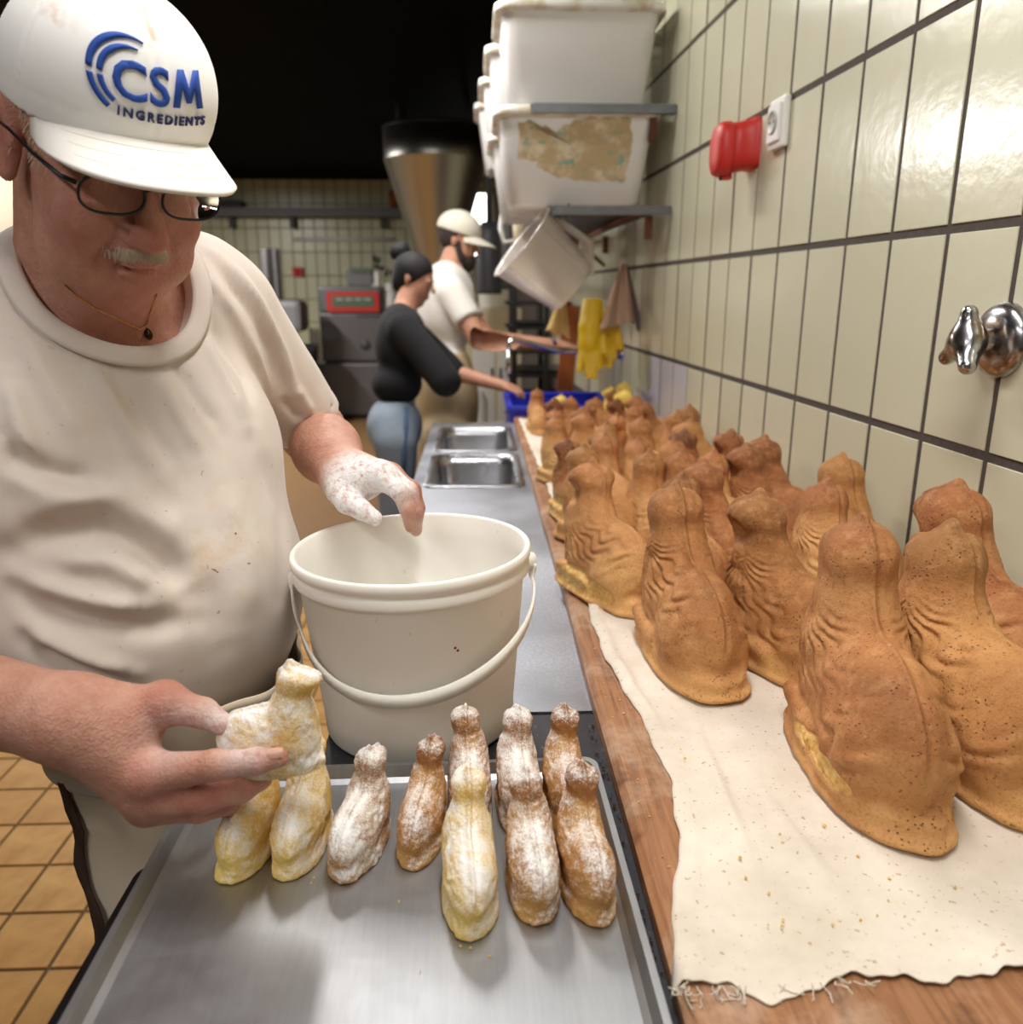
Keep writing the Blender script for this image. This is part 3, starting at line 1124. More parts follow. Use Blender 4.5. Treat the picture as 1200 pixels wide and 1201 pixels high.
# ================================================================== lamb cakes
def lamb_sdf(seed=0, lean=0.0, wool=1.0, snout=1.0, small=False, hood=0.0):
    g = np.random.RandomState(seed)
    jx = lambda a: g.uniform(-a, a)
    hy = 0.056 + jx(0.006)
    hx = lean
    hz = 0.186 + jx(0.006)
    tw = jx(0.25)
    def f(p):
        q = p.copy()
        # body
        d = d_el(q, (0.0, -0.026, 0.060), (0.047, 0.096, 0.073))
        d = smin(d, d_el(q, (0.0, 0.045, 0.080), (0.042, 0.050, 0.085)), 0.03)
        if not small:
            d = smin(d, d_el(q, (0.027, -0.060, 0.045), (0.026, 0.044, 0.042)), 0.015)
            d = smin(d, d_el(q, (-0.027, -0.060, 0.045), (0.026, 0.044, 0.042)), 0.015)
        # neck runs up into a head that is hardly wider, pointed at the top
        nr = 0.034 if small else 0.040
        d = smin(d, d_rc(q, (0, 0.046, 0.112), (hx * 0.8, hy - 0.004, hz - 0.014), nr, 0.0315 if not small else 0.0235), 0.025)
        hr_ = 0.0285 if not small else 0.0245
        d = smin(d, d_el(q, (hx, hy, hz - 0.004), (hr_, 0.034, 0.028)), 0.018)
        d = smin(d, d_rc(q, (hx, hy - 0.008, hz + 0.014), (hx, hy - 0.004, hz + 0.030), 0.014, 0.006), 0.014)
        # broad muzzle that overhangs the throat
        sy = hy + 0.018 + 0.012 * snout
        d = smin(d, d_el(q, (hx + tw * 0.02, sy, hz - 0.004), (0.021, 0.020 * snout, 0.0165)), 0.010)
        if hood > 0: d = smax(d, -d_el(q, (hx, hy + 0.050, hz - 0.042), (0.026, 0.020, 0.022)), 0.012)
        for s_ in (-1, 1):   # drooping ears; on some cakes a hood over a hollow cheek
            d = smin(d, d_el(q, (hx + s_ * (0.018 + 0.007 * hood), hy + 0.002, hz + 0.004 * hood - 0.002), (0.0125, 0.024, 0.017)), 0.014)
            if hood > 0: d = smax(d, -d_el(q, (hx + s_ * 0.0410, hy + 0.010, hz - 0.020), (0.021, 0.023, 0.0200)), 0.006)
        # wool: wavy locks down the flanks
        fl = np.clip((np.abs(q[:, 0]) - 0.012) / 0.02, 0, 1) * np.clip((q[:, 2] - 0.034) / 0.02, 0, 1) * np.clip((0.160 - q[:, 2]) / 0.03, 0, 1)
        ry_, rz_ = q[:, 1] - 0.035, q[:, 2] - 0.150
        rr_ = np.hypot(ry_, rz_)
        s = np.arctan2(-rz_, -ry_ + 0.02) * 0.062 + 0.25 * rr_ + 0.0045 * np.sin(rr_ * 150 + seed) + 0.005 * wnoise(q, 45, seed + 3)
        lock = 0.5 + 0.5 * np.sin(s * 470 + 1.4 * wnoise(q, 34, seed + 7))
        pit = np.clip(wnoise(q * np.array([1, 1, 0.55]), 190, seed + 13) - 0.15, 0, 1) * np.clip((q[:, 1] + 0.02) / 0.04, 0, 1)
        d = d + fl * (0.0 if small else 0.0030) * pit
        brk = np.clip(0.55 + 0.75 * wnoise(q, 52, seed + 8), 0.05, 1.3)
        d = d + wool * fl * brk * (0.0038 * (1 - lock) ** 1.5 - 0.0010)
        # mould seam along the middle
        up = np.clip((q[:, 2] - 0.05) / 0.03, 0, 1)
        sx = q[:, 0] - hx * np.clip((q[:, 2] - .1) / .08, 0, 1) - 0.002 * wnoise(q, 25, seed + 9)
        d = d - up * (0.0042 * np.exp(-(sx / 0.0026) ** 2) - 0.0022 * np.exp(-((sx - 0.007) / 0.0035) ** 2) - 0.0010 * np.exp(-((sx + 0.009) / 0.004) ** 2))
        if not small:
            # folded legs along the base
            for s_ in (-1, 1):
                d = smin(d, d_rc(q, (s_ * 0.041, 0.075, 0.036), (s_ * 0.044, -0.01, 0.032), 0.010, 0.012), 0.006)
            # base slab: superellipse footprint, bulging sides
            rx, ry = 0.053, 0.120
            e = ((np.abs(q[:, 0]) / rx) ** 2.5 + (np.abs(q[:, 1] + 0.004) / ry) ** 2.5) ** (1 / 2.5)
            lip = 0.0030 * np.exp(-((q[:, 2] - 0.006) / 0.005) ** 2)
            db = (e - 1) * rx - lip - 0.0025 * wnoise(q, 38, seed + 1)
            db = smax(db, q[:, 2] - 0.033 - 0.003 * wnoise(q, 30, seed + 2), 0.012)
            d = smin(d, db, 0.008)
        else:
            rx, ry = 0.050, 0.106
            e = ((np.abs(q[:, 0]) / rx) ** 2.3 + (np.abs(q[:, 1] + 0.010) / ry) ** 2.3) ** (1 / 2.3)
            db = smax((e - 1) * rx - 0.003 * wnoise(q, 40, seed + 1), q[:, 2] - 0.030, 0.02)
            d = smin(d, db, 0.016)
        d = d - 0.0017 * wnoise(q, 60, seed + 4) - 0.0009 * wnoise(q, 170, seed + 5) - (0.0011 * wnoise(q, 330, seed + 6) if small else 0)
        return smax(d, -q[:, 2], 0.003)
    return f


def lamb_mesh(name, seed, mat, h=0.0022, lean=0.0, wool=1.0, scale=1.0, snout=1.0, crumb=None, small=False, hood=0.0):
    f = lamb_sdf(seed, lean, wool, snout, small, hood)
    V, Q = sdf_mesh(f, (-0.085, -0.14, -0.008), (0.085, 0.14, 0.235), h)
    n = sdf_grad(f, V, 0.004)
    toast = 0.17 + 0.17 * np.clip((V[:, 2] - 0.02) / 0.2, 0, 1) ** 1.2 + 0.07 * np.clip((V[:, 2] - 0.15) / 0.03, 0, 1) \
        + 0.10 * np.clip(-V[:, 1] / 0.1, 0, 1) * np.clip(n[:, 2], 0, 1) + 0.13 * wnoise(V, 22, seed + 11) + 0.05 * wnoise(V, 60, seed + 12) \
        - 0.16 * np.clip((0.034 - V[:, 2]) / 0.01, 0, 1)
    cr = np.zeros(len(V))
    if crumb:
        for (c, r) in crumb:
            cr = np.maximum(cr, np.clip(1.35 - np.linalg.norm((V - np.array(c)) / np.array(r), axis=1), 0, 1))
        cr = np.clip(cr * 3 + 0.8 * wnoise(V, 60, seed + 21) * (cr > 0.02), 0, 1)
        V = V - n * (cr * 0.003)[:, None]
    me = np_mesh(name, V * scale, Q, {'toast': toast, 'crumb': cr})
    me.materials.append(mat)
    return me


LM = [lamb_mesh('lamb_cake', 1, M['cake'], crumb=[((-0.053, -0.055, 0.032), (0.014, 0.055, 0.009))]),
      lamb_mesh('lamb_cake', 2, M['cake'], lean=0.006, crumb=[((0.018, 0.055, 0.200), (0.006, 0.010, 0.020))]),
      lamb_mesh('lamb_cake', 3, M['cake'], lean=-0.004),
      lamb_mesh('lamb_cake', 5, M['cake'], lean=0.004, wool=1.3, hood=1.0, crumb=[((-0.052, 0.01, 0.025), (0.016, 0.08, 0.020))]),
      lamb_mesh('lamb_cake', 8, M['cake'], hood=1.0, lean=-0.006, crumb=[((0.0, 0.105, 0.05), (0.03, 0.02, 0.06))])]
LMP = lamb_mesh('pale_lamb_cake', 6, M['cake_pale'], h=0.004)
LMX = [lamb_mesh('lamb_cake', 11, M['cake'], h=0.0042, crumb=[((0.0, 0.105, 0.06), (0.03, 0.02, 0.08))]),
       lamb_mesh('lamb_cake', 12, M['cake'], h=0.0042, lean=0.005),
       lamb_mesh('lamb_cake', 13, M['cake'], h=0.0042, hood=1.0, crumb=[((-0.055, 0.0, 0.03), (0.02, 0.09, 0.03))])]

ZL = ZB + 0.0038
# head-top pixel, heading in degrees (0 = head points away along the board, 90 = towards the counter), scale, mesh, label
FAR_LAB = 'golden brown lamb cake in the dense flock further along the board'
FLOCK = [
    (987, 627, -6, 1.12, LM[0], 'largest golden lamb cake, split yellow along its base, at the bare front of the linen'),
    (1062, 624, 8, 1.10, LM[1], 'brown lamb cake with a bright torn head beside the split-based one'),
    (1082, 598, 10, 1.12, LM[2], 'dark ridged lamb cake against the tiled wall under the chrome valve'),
    (765, 565, 5, 1.02, LM[2], 'tall porous brown lamb cake beside the crumbling one at the board edge'),
    (714, 557, 26, 0.94, LM[3], 'lamb cake with crumbling yellow side at the edge of the wooden board'),
    (880, 597, 28, 0.98, LM[4], 'lamb cake facing the counter with a deep orange shaded snout, behind the split-based one'),
    (940, 560, 10, 0.95, LM[1], 'slender lamb cake with an orange stripe down its neck'),
    (968, 521, 22, 0.90, LM[4], 'dark-headed lamb cake looking out beside the wall tiles'),
    (1012, 537, 4, 0.98, LM[2], 'ridged lamb cake leaning near the wall, behind the one under the valve'),
    (806, 555, 12, 0.92, LM[1], 'pale orange lamb cake tucked behind the tall porous one'),
    (848, 544, 26, 0.90, LM[4], 'lamb cake with a rough dark cap facing the board edge'),
    (898, 530, 24, 0.88, LM[4], 'squat dark lamb cake with a gold crack in its chest')]
NN = len(FLOCK)
for x, y, a, s, mi in [(876, 507, 30, .86, 2), (847, 492, 60, .84, 0), (833, 479, 10, .80, 1), (815, 527, 15, .84, 1), (785, 532, 8, .84, 1), (769, 514, 12, .82, 0),
       (745, 507, 65, .80, 2), (737, 516, 10, .82, 0), (713, 522, 40, .84, 1), (679, 506, 14, .82, 1), (657, 511, 20, .78, 2), (705, 498, 15, .78, 0),
       (687, 492, 50, .76, 1), (656, 479, 166, .72, 0), (631, 457, 10, .66, 1), (653, 468, 60, .68, 2), (685, 463, 72, .66, 1), (688, 475, 14, .70, 2),
       (713, 463, 68, .66, 0), (741, 459, 52, .66, 2), (780, 458, 60, .68, 0), (795, 466, 68, .70, 1), (729, 471, 50, .70, 2), (807, 484, 14, .80, 1),
       (764, 487, 165, .76, 0), (793, 498, 20, .80, 1), (722, 484, 170, .74, 0), (748, 476, 8, .72, 1), (772, 474, 70, .72, 2), (835, 505, 12, .82, 2),
       (858, 530, 16, .84, 1), (664, 493, 30, .74, 1), (704, 480, 12, .72, 2)]:
    lab = FAR_LAB
    if (x, y) == (631, 457): lab = 'lamb cake standing apart at the far board corner by the blue crate'
    if (x, y) == (847, 492): lab = 'lamb cake with bright yellow torn chest close to the wall tiles'
    FLOCK.append((x, y, a, s, LMX[mi], lab))
FLOCK += [(735, 452, 20, .74, LMP, 'pale'), (752, 454, 50, .74, LMP, 'pale'), (657, 464, 80, .6, LMP, 'pale'), (772, 461, 110, .62, LMP, 'pale')]
sc = np.array([f_[3] for f_ in FLOCK]); hd_ = np.radians([f_[2] for f_ in FLOCK])
fw = np.stack([-np.sin(hd_), np.cos(hd_)], 1)
pts = np.array([PZ(f_[0], f_[1], ZL + 0.214 * f_[3])[:2] for f_ in FLOCK]) - fw * (0.052 * sc)[:, None]
FIX = np.array([(0.388, 0.726), (0.500, 0.742), (0.598, 0.875), (0.272, 0.985), (0.200, 1.225)])
pts[:5] = FIX
home = pts.copy()
stiff = np.where(np.arange(len(FLOCK)) < 6, 0.05, np.where(np.arange(len(FLOCK)) < 12, 0.12, 0.35))
I_, J_ = np.triu_indices(len(FLOCK), 1)
wi = (stiff[I_] / (stiff[I_] + stiff[J_]))[:, None]
for it in range(420):        # nudge overlapping cakes apart on the board: each is three circles in a row
    C3 = np.stack([pts + fw * (k * 0.068 * sc)[:, None] for k in (-1, 0, 1)], 1)
    D = C3[I_][:, :, None] - C3[J_][:, None]
    L = np.linalg.norm(D, axis=3)
    pen = (0.0495 * (sc[I_] + sc[J_]))[:, None, None] - L
    k = pen.reshape(len(I_), 9).argmax(1)
    r_ = np.arange(len(I_))
    pk = pen.reshape(len(I_), 9)[r_, k]
    dk = D.reshape(len(I_), 9, 2)[r_, k] / (L.reshape(len(I_), 9)[r_, k][:, None] + 1e-6)
    push = dk * np.clip(pk, 0, 1)[:, None] * 0.5
    mv = np.zeros_like(pts)
    np.add.at(mv, I_, push * wi)
    np.add.at(mv, J_, -push * (1 - wi))
    pts = pts + np.clip(mv, -0.01, 0.01) + (home - pts) * np.where(np.arange(len(FLOCK)) < NN, 0.012, 0.004)[:, None]
    hx_ = np.abs(fw[:, 0]) * 0.068 * sc + 0.052 * sc
    pts[:, 0] = np.clip(pts[:, 0], 0.146 + hx_, wallx(pts[:, 1] + 0.1) - 0.012 - hx_)
    pts[:, 1] = np.clip(pts[:, 1], 0.68, 3.03)
    pts[:5] = FIX
GRP = 'lamb cakes on the linen board'
for (x, y, a, s, me_, lab), (X, Y) in zip(FLOCK, pts):
    o = bpy.data.objects.new('lamb_cake', me_)
    COL.objects.link(o)
    o.location = (X, Y, ZL)
    o.rotation_euler = (0, 0, R_(a))
    o.scale = (s, s, s)
    if lab == 'pale':
        o.name = 'pale_lamb_cake'
        tag(o, 'pale yellow lamb cake among the brown ones at the far board end', 'lamb cake', 'pale lamb cakes')
    else:
        if lab == FAR_LAB:
            side = 'at the counter-side edge of the linen' if X < 0.26 else 'close against the tiled wall' if X > 0.46 else 'in the middle of the flock'
            lab = ('small brown lamb cake near the blue crate, ' if Y > 2.2 else 'golden brown lamb cake further along the board, ') + side
        tag(o, lab, 'lamb cake', GRP)

# sugared lamb cakes on the tray
SS = 0.425
SM = {}
for key, seed, mat, ln in (('b0', 21, 'sugar_brown', 0.004), ('b1', 22, 'sugar_brown', -0.006), ('b2', 23, 'sugar_brown', 0.008), ('y0', 24, 'sugar_yellow', 0.0), ('y1', 25, 'sugar_yellow', 0.004)):
    SM[key] = lamb_mesh('sugared_lamb_cake', seed, M[mat], h=0.0032, lean=ln, wool=0.35, scale=SS, snout=1.1, small=True)
ZT = TRZ + 0.0016
# front-foot pixel (rump bottom, centre), heading, mesh, scale, label
SMALL = [(268, 1037, -10, 'y0', 1.0, 'bare yellow sugared lamb cake under the baker\'s curled fingers'),
         (336, 1034, -6, 'y1', 1.05, 'yellow-flanked sugared lamb cake under the held lamb'),
         (398, 1037, -16, 'b0', 1.0, 'sugared lamb cake with an orange head turned aside, beside the yellow-flanked one'),
         (482, 1020, -10, 'b2', 0.95, 'heavily toasted sugared lamb cake with a spiky white ear'),
         (553, 985, 2, 'b1', 1.05, 'sugared lamb cake just behind the palest front one on the tray'),
         (556, 1104, 4, 'y1', 1.10, 'pale sugared lamb cake standing alone in front on the tray'),
         (616, 984, 4, 'b0', 1.05, 'sugared lamb cake behind the twin-ridged one, by the bucket'),
         (634, 1088, 4, 'b1', 1.05, 'twin-ridged sugared lamb cake, middle of the front three'),
         (676, 984, 6, 'b2', 1.02, 'sugared lamb cake in the tray\'s back corner'),
         (704, 1086, 8, 'b2', 1.05, 'sugared lamb cake with a bare brown rump by the tray rim')]
for x, y, a, k, s, lab in SMALL:
    p = PZ(x, y, ZT)
    o = bpy.data.objects.new('sugared_lamb_cake', SM[k])
    COL.objects.link(o)
    fx, fy = -math.sin(R_(a)), math.cos(R_(a))
    L = 0.116 * SS * s
    o.location = (p[0] + fx * L, p[1] + fy * L, ZT)
    o.rotation_euler = (0, 0, R_(a))
    o.scale = (s, s, s)
    tag(o, lab, 'lamb cake', 'sugared lamb cakes on the tray')

# ================================================================== bucket
BX, BY = -0.074, 0.890
bk = empty('plastic_bucket', (BX, BY, ZC), 'large white plastic bucket with carrying handle on the counter', 'bucket')
HB = 0.218
prof = [(0.0, 0.004), (0.098, 0.004), (0.1045, 0.0), (0.106, 0.003), (0.1075, 0.03), (0.1215, HB - 0.034), (0.1245, HB - 0.031), (0.1268, HB - 0.030),
        (0.1275, HB - 0.027), (0.1275, HB - 0.020), (0.1262, HB - 0.018), (0.1248, HB - 0.0165), (0.1262, HB - 0.014), (0.1292, HB - 0.011), (0.1298, HB - 0.007),
        (0.1290, HB - 0.002), (0.1272, HB), (0.1245, HB - 0.0005), (0.1228, HB - 0.003), (0.1205, HB - 0.03), (0.1055, 0.02), (0.1, 0.010), (0.0, 0.008)]
prof = [(r * 1.055, z) for r, z in prof]
TB = np.array(Matrix.Rotation(R_(-1.2), 3, 'Y'))
MB().lathe(prof, (BX, BY, ZC + 0.002), 96, R=TB).build('body', M['bucket'], bk)
MB().lathe([(0.0, 0.0), (0.106, 0.0), (0.109, 0.03), (0.0, 0.034)], (BX, BY, ZC + 0.012), 40).build('icing_sugar', M['tub'], bk)['label'] = 'white icing sugar at the bottom'
# handle: flat strap hanging down on the camera side, pivots left and right on the rim
ph = R_(12)
ux = np.array([math.cos(ph), math.sin(ph), 0]); uf = np.array([math.sin(ph), -math.cos(ph), 0])
V, F = [], []
n = 44
for k in range(n + 1):
    a = math.pi * k / n
    lat = -math.cos(a) * 0.1385
    drop = math.sin(math.pi * (k / n) ** 0.72) * 0.098
    z = ZC + HB - 0.030 - drop
    rad = np.interp(z - ZC, [0, HB], [0.117, 0.1355]) + 0.0035
    fwd = math.sqrt(max(rad ** 2 - min(abs(lat), rad) ** 2, 0)) if abs(lat) < rad else 0.0
    c = np.array([BX, BY, 0]) + ux * lat + uf * (fwd + 0.002) + np.array([0, 0, z])
    nn = ux * lat + uf * fwd; nn = nn / (np.linalg.norm(nn) + 1e-9)
    tdir = np.array([0, 0, 1.0]) if 0.15 < a < math.pi - 0.15 else ux * (1 if a < 1 else -1) * 0.3 + np.array([0, 0, 1.0])
    # strap width is perpendicular to the strap's own run
    run = ux * math.sin(a) * 0.13 + np.array([0, 0, -math.cos(a) * 0.128])
    wd_ = np.cross(run, nn); wd_ /= np.linalg.norm(wd_) + 1e-9
    wv = 0.0080 if 3 < k < n - 3 else 0.011
    for du, dn in ((-1, 0), (1, 0), (1, 1), (-1, 1)):
        V.append(c + wd_ * wv * du + nn * 0.003 * dn)
for k in range(n):
    for q in range(4):
        F.append((k * 4 + q, k * 4 + (q + 1) % 4, k * 4 + 4 + (q + 1) % 4, k * 4 + 4 + q))
F += [(3, 2, 1, 0), tuple(n * 4 + q for q in range(4))]
hd = MB().add(V, F, True)
h_ = hd.build('handle', M['bucket'], bk)
for s in (-1, 1):
    c = np.array([BX, BY, ZC + HB - 0.030]) + ux * s * 0.131
    Rl = np.stack([np.array([0, 0, 1.0]), np.cross(ux * s, np.array([0, 0, 1.0])), ux * s], 1)
    MB().lathe([(0.0, 0.012), (0.008, 0.012), (0.010, 0.010), (0.012, 0.0)], c, 16, R=Rl).build('pivot', M['bucket'], h_)
dr = None
for x, y in ((541, 838), (543, 846), (539, 830), (537, 763), (534, 760)):
    d = ray(x, y)
    # where the ray meets the bucket's side
    for tt in np.linspace(0.6, 1.2, 900):
        p = _C + d * tt
        r_ = np.interp(p[2] - ZC, [0.03, HB - 0.034], [0.1134, 0.1282])
        if math.hypot(p[0] - BX, p[1] - BY) < r_ + 0.003:
            MB().lathe([(0.0, 0.0005), (0.0013, 0.0003), (0.0016, 0)], p, 8, R=basis(np.array([p[0] - BX, p[1] - BY, 0.0]))[:, [0, 2, 1]]).build('red_drip', M['drip'], bk)
            break

# ================================================================== the baker
def rot_head(a, p, r):
    return np.array(Matrix.Rotation(a - math.pi / 2, 3, 'Z') @ Matrix.Rotation(-p, 3, 'X') @ Matrix.Rotation(r, 3, 'Y')) @ np.diag([-1.0, 1.0, 1.0])


HC = np.array([-0.3465, 0.8364, 1.5299])
HR = rot_head(R_(-48.2), R_(30.7), R_(-0.8))


def hl(l, f, u):
    return HC + HR @ np.array([l, f, u], float)


BA = R_(-50)
bf = np.array([math.cos(BA), math.sin(BA), 0]); bl = np.array([-math.sin(BA), math.cos(BA), 0]); bz = np.array([0, 0, 1.0])
BR = np.stack([bl, bf, bz], 1)
O2 = np.array([-0.430, 0.935, 0])


def bp(l, f, z): return O2 + bl * l + bf * f + bz * z


man = empty('person', (O2[0], O2[1], 0), 'baker in white cap, glasses and worn T-shirt dusting a small lamb cake', 'person')
LSH, RSH = bp(0.166, -0.01, 1.368), bp(-0.200, -0.01, 1.355)
LEL, LWR = PD(366, 505, 1.16), PD(408, 560, 1.00)
REL, RWR = PD(-235, 770, 0.74), PD(78, 843, 0.665)
NB = bp(0.0, 0.02, 1.375)


def torso_ops(S, g=0.0):
    S.el(bp(-0.005, 0.005, 1.240), (0.180 + g, 0.125 + g, 0.165 + g), BR, 0.05)
    S.rc(bp(-0.15, -0.01, 1.370), bp(0.13, -0.01, 1.388), 0.062 + g, 0.058 + g, 0.05)
    S.rc(bp(0.0, -0.03, 1.40), bp(0.11, -0.01, 1.39), 0.055 + g, 0.052 + g, 0.05)
    S.el(bp(0.075, 0.075, 1.225), (0.085 + g, 0.05 + g, 0.07 + g), BR, 0.04)
    S.el(bp(-0.075, 0.075, 1.225), (0.085 + g, 0.05 + g, 0.07 + g), BR, 0.04)
    S.el(bp(0.012, 0.032, 1.060), (0.180 + g, 0.155 + g, 0.185 + g), BR, 0.06)
    S.el(bp(0.035, -0.01, 0.87), (0.135 + g, 0.13 + g, 0.17 + g), BR, 0.06)
    return S


def finger(S, pts, rs, k=0.004):
    for i in range(len(pts) - 1):
        S.rc(pts[i], pts[i + 1], rs[i], rs[i + 1], k if i else 0.009)


body = SDF()
torso_ops(body, -0.014)
# neck
body.rc(bp(0, -0.01, 1.33), HC + HR @ np.array([0, -0.035, -0.06]), 0.072, 0.064, 0.04)
body.rc(bp(0, 0.03, 1.36), hl(0, 0.045, -0.105), 0.05, 0.04, 0.03)
# head
E_ = lambda l, f, u, r, k, R=None: body.el(hl(l, f, u), r, HR if R is None else R, k)
E_(0, -0.012, 0.045, (0.077, 0.097, 0.085), 0.02)
E_(0, 0.030, -0.030, (0.067, 0.068, 0.085), 0.02)
E_(0, 0.058, -0.096, (0.036, 0.032, 0.026), 0.025)
for s in (-1, 1):
    E_(s * 0.042, 0.050, -0.075, (0.028, 0.036, 0.034), 0.02)       # jowl
    E_(s * 0.038, 0.070, -0.036, (0.026, 0.024, 0.024), 0.018)      # cheek
    E_(s * 0.030, 0.086, 0.022, (0.028, 0.014, 0.010), 0.012)       # brow
    body.cut(hl(s * 0.032, 0.104, 0.003), (0.019, 0.016, 0.013), HR, 0.012)
    E_(s * 0.032, 0.078, 0.002, (0.0155, 0.0145, 0.0145), 0.003)    # lid over eyeball
    E_(s * 0.032, 0.090, -0.010, (0.014, 0.006, 0.004), 0.006)      # bag under the eye
E_(0, 0.030, -0.118, (0.046, 0.046, 0.022), 0.022)                  # double chin
body.rc(hl(0, 0.094, 0.014), hl(0, 0.116, -0.026), 0.0095, 0.0125, 0.010)
E_(0, 0.117, -0.031, (0.0155, 0.013, 0.0125), 0.006)
for s in (-1, 1):
    E_(s * 0.0135, 0.106, -0.034, (0.0085, 0.011, 0.008), 0.005)
    body.cut(hl(s * 0.007, 0.114, -0.0435), (0.004, 0.006, 0.004), HR, 0.003)
E_(0, 0.092, -0.052, (0.026, 0.014, 0.012), 0.010)                  # upper lip mound
E_(0, 0.0995, -0.0630, (0.021, 0.008, 0.0046), 0.003)
E_(0, 0.0975, -0.0745, (0.019, 0.009, 0.0055), 0.003)
body.cut(hl(0, 0.1085, -0.0685), (0.023, 0.007, 0.0016), HR, 0.002)
body.cut(hl(0, 0.103, -0.0845), (0.018, 0.008, 0.004), HR, 0.006)
for s in (-1, 1):                                                   # nose-to-mouth furrow
    for q in np.linspace(0, 1, 5):
        body.cut(hl(s * (0.020 + 0.016 * q), 0.106 - 0.012 * q, -0.034 - 0.034 * q), (0.0036, 0.0075, 0.0085), HR, 0.004)
    ER = HR @ np.array(Matrix.Rotation(s * 0.35, 3, 'Z')) @ np.array(Matrix.Rotation(0.12, 3, 'X'))
    body.el(hl(s * 0.080, -0.012, -0.004), (0.0085, 0.020, 0.036), ER, 0.006)
    body.cut(hl(s * 0.090, -0.008, 0.002), (0.007, 0.011, 0.021), ER, 0.004)
    body.el(hl(s * 0.079, 0.004, -0.006), (0.005, 0.004, 0.007), ER, 0.003)
    body.el(hl(s * 0.080, -0.004, -0.034), (0.006, 0.009, 0.009), ER, 0.006)
# arms
body.rc(LSH, LEL, 0.048, 0.042, 0.03)
body.rc(LEL, LEL * 0.55 + LWR * 0.45, 0.044, 0.041, 0.02)
body.rc(LEL * 0.55 + LWR * 0.45, LWR, 0.043, 0.030, 0.02)
body.rc(RSH, REL, 0.060, 0.047, 0.03)
body.rc(REL, REL * 0.55 + RWR * 0.45, 0.048, 0.043, 0.02)
body.rc(REL * 0.55 + RWR * 0.45, RWR, 0.043, 0.0335, 0.02)
# right hand, back towards the viewer, pinching the lamb
DR = 0.665
h = lambda x, y, d=0.0: PD(x, y, DR + d)
body.rc(RWR, h(128, 868, 0.008), 0.0325, 0.030, 0.02)
body.rc(h(118, 852, 0.008), h(168, 912, 0.006), 0.027, 0.021, 0.018)
body.rc(h(112, 868, 0.012), h(172, 930, 0.018), 0.026, 0.021, 0.015)
body.rc(h(122, 862, 0.018), h(172, 940, 0.034), 0.025, 0.019, 0.015)
body.rc(h(105, 838, 0.012), h(160, 842, 0.016), 0.027, 0.023, 0.018)
finger(body, [h(128, 838, 0.014), h(192, 826, 0.018), h(238, 836, 0.018), h(262, 850, 0.014)], [0.023, 0.0165, 0.0125, 0.0095])          # thumb
finger(body, [h(172, 908, 0.000), h(250, 898, -0.014), h(300, 893, -0.016), h(327, 889, -0.014)], [0.0175, 0.0120, 0.0102, 0.0082])       # index
finger(body, [h(172, 934, 0.012), h(240, 936, 0.004), h(284, 926, 0.010), h(308, 914, 0.018)], [0.0175, 0.0118, 0.0102, 0.0085])         # middle
finger(body, [h(175, 944, 0.028), h(234, 949, 0.024), h(268, 942, 0.032), h(284, 924, 0.044)], [0.0165, 0.0112, 0.0098, 0.0082])         # ring
finger(body, [h(176, 940, 0.046), h(220, 946, 0.048), h(244, 930, 0.056), h(254, 912, 0.062)], [0.0150, 0.0100, 0.0086, 0.0072])         # little
body.el(h(176, 906, -0.002), (0.017, 0.017, 0.016), None, 0.010)     # index knuckle
for kx, ky, r_ in ((252, 897, 0.0122), (301, 893, 0.0106)):
    body.el(h(kx, ky, -0.0155), (r_, r_, r_), None, 0.003)
body.el(h(193, 823, 0.016), (0.018, 0.018, 0.018), None, 0.008)
# left hand, floured, fingers hanging into the bucket
DL = 0.985
g = lambda x, y, d=0.0: PD(x, y, DL + d)
body.rc(LWR, g(424, 562, -0.005), 0.0290, 0.0250, 0.02)
body.rc(g(412, 563, 0.0), g(446, 556, -0.015), 0.025, 0.0175, 0.015)
body.rc(g(418, 556, 0.012), g(458, 558, 0.022), 0.024, 0.0165, 0.015)
finger(body, [g(402, 576, -0.012), g(408, 588, -0.024), g(424, 598, -0.030), g(440, 608, -0.030)], [0.020, 0.0150, 0.0120, 0.0092])        # thumb
finger(body, [g(444, 557, -0.018), g(469, 577, -0.030), g(478, 598, -0.028), g(482, 618, -0.020)], [0.0155, 0.0105, 0.0092, 0.0076])
finger(body, [g(452, 557, 0.000), g(480, 576, -0.008), g(487, 600, -0.006), g(488, 622, 0.002)], [0.0155, 0.0108, 0.0094, 0.0078])
finger(body, [g(455, 558, 0.018), g(484, 574, 0.014), g(490, 596, 0.016), g(489, 614, 0.024)], [0.0150, 0.0102, 0.0090, 0.0074])
finger(body, [g(452, 560, 0.034), g(480, 573, 0.034), g(486, 590, 0.038), g(486, 602, 0.044)], [0.0135, 0.0092, 0.0080, 0.0068])

V, Q = sdf_mesh(body, (-0.78, 0.47, 0.70), (0.02, 1.26, 1.70), 0.0034, slack=1.5)
V = V[:]
dn = np.linalg.norm
def near(c, r): return np.clip(1.25 - dn(V - np.asarray(c), axis=1) / r, 0, 1)
red = 0.25 + 0.0 * V[:, 0]
red += 0.9 * near(hl(0, 0.118, -0.03), 0.024) + 0.6 * near(hl(-0.045, 0.07, -0.04), 0.04) + 0.6 * near(hl(0.045, 0.07, -0.04), 0.04)
red += 0.5 * near(hl(0, 0.08, -0.10), 0.04) + 0.6 * near(hl(-0.08, -0.01, 0), 0.04) + 0.6 * near(hl(0.08, -0.01, 0), 0.04) + 0.55 * near(bp(0, 0.13, 1.31), 0.09)
red += 0.55 * near(h(176, 906), 0.03) + 0.45 * near(h(190, 823), 0.03) + 0.4 * near(h(310, 892), 0.03) + 0.5 * near(h(240, 938), 0.04)
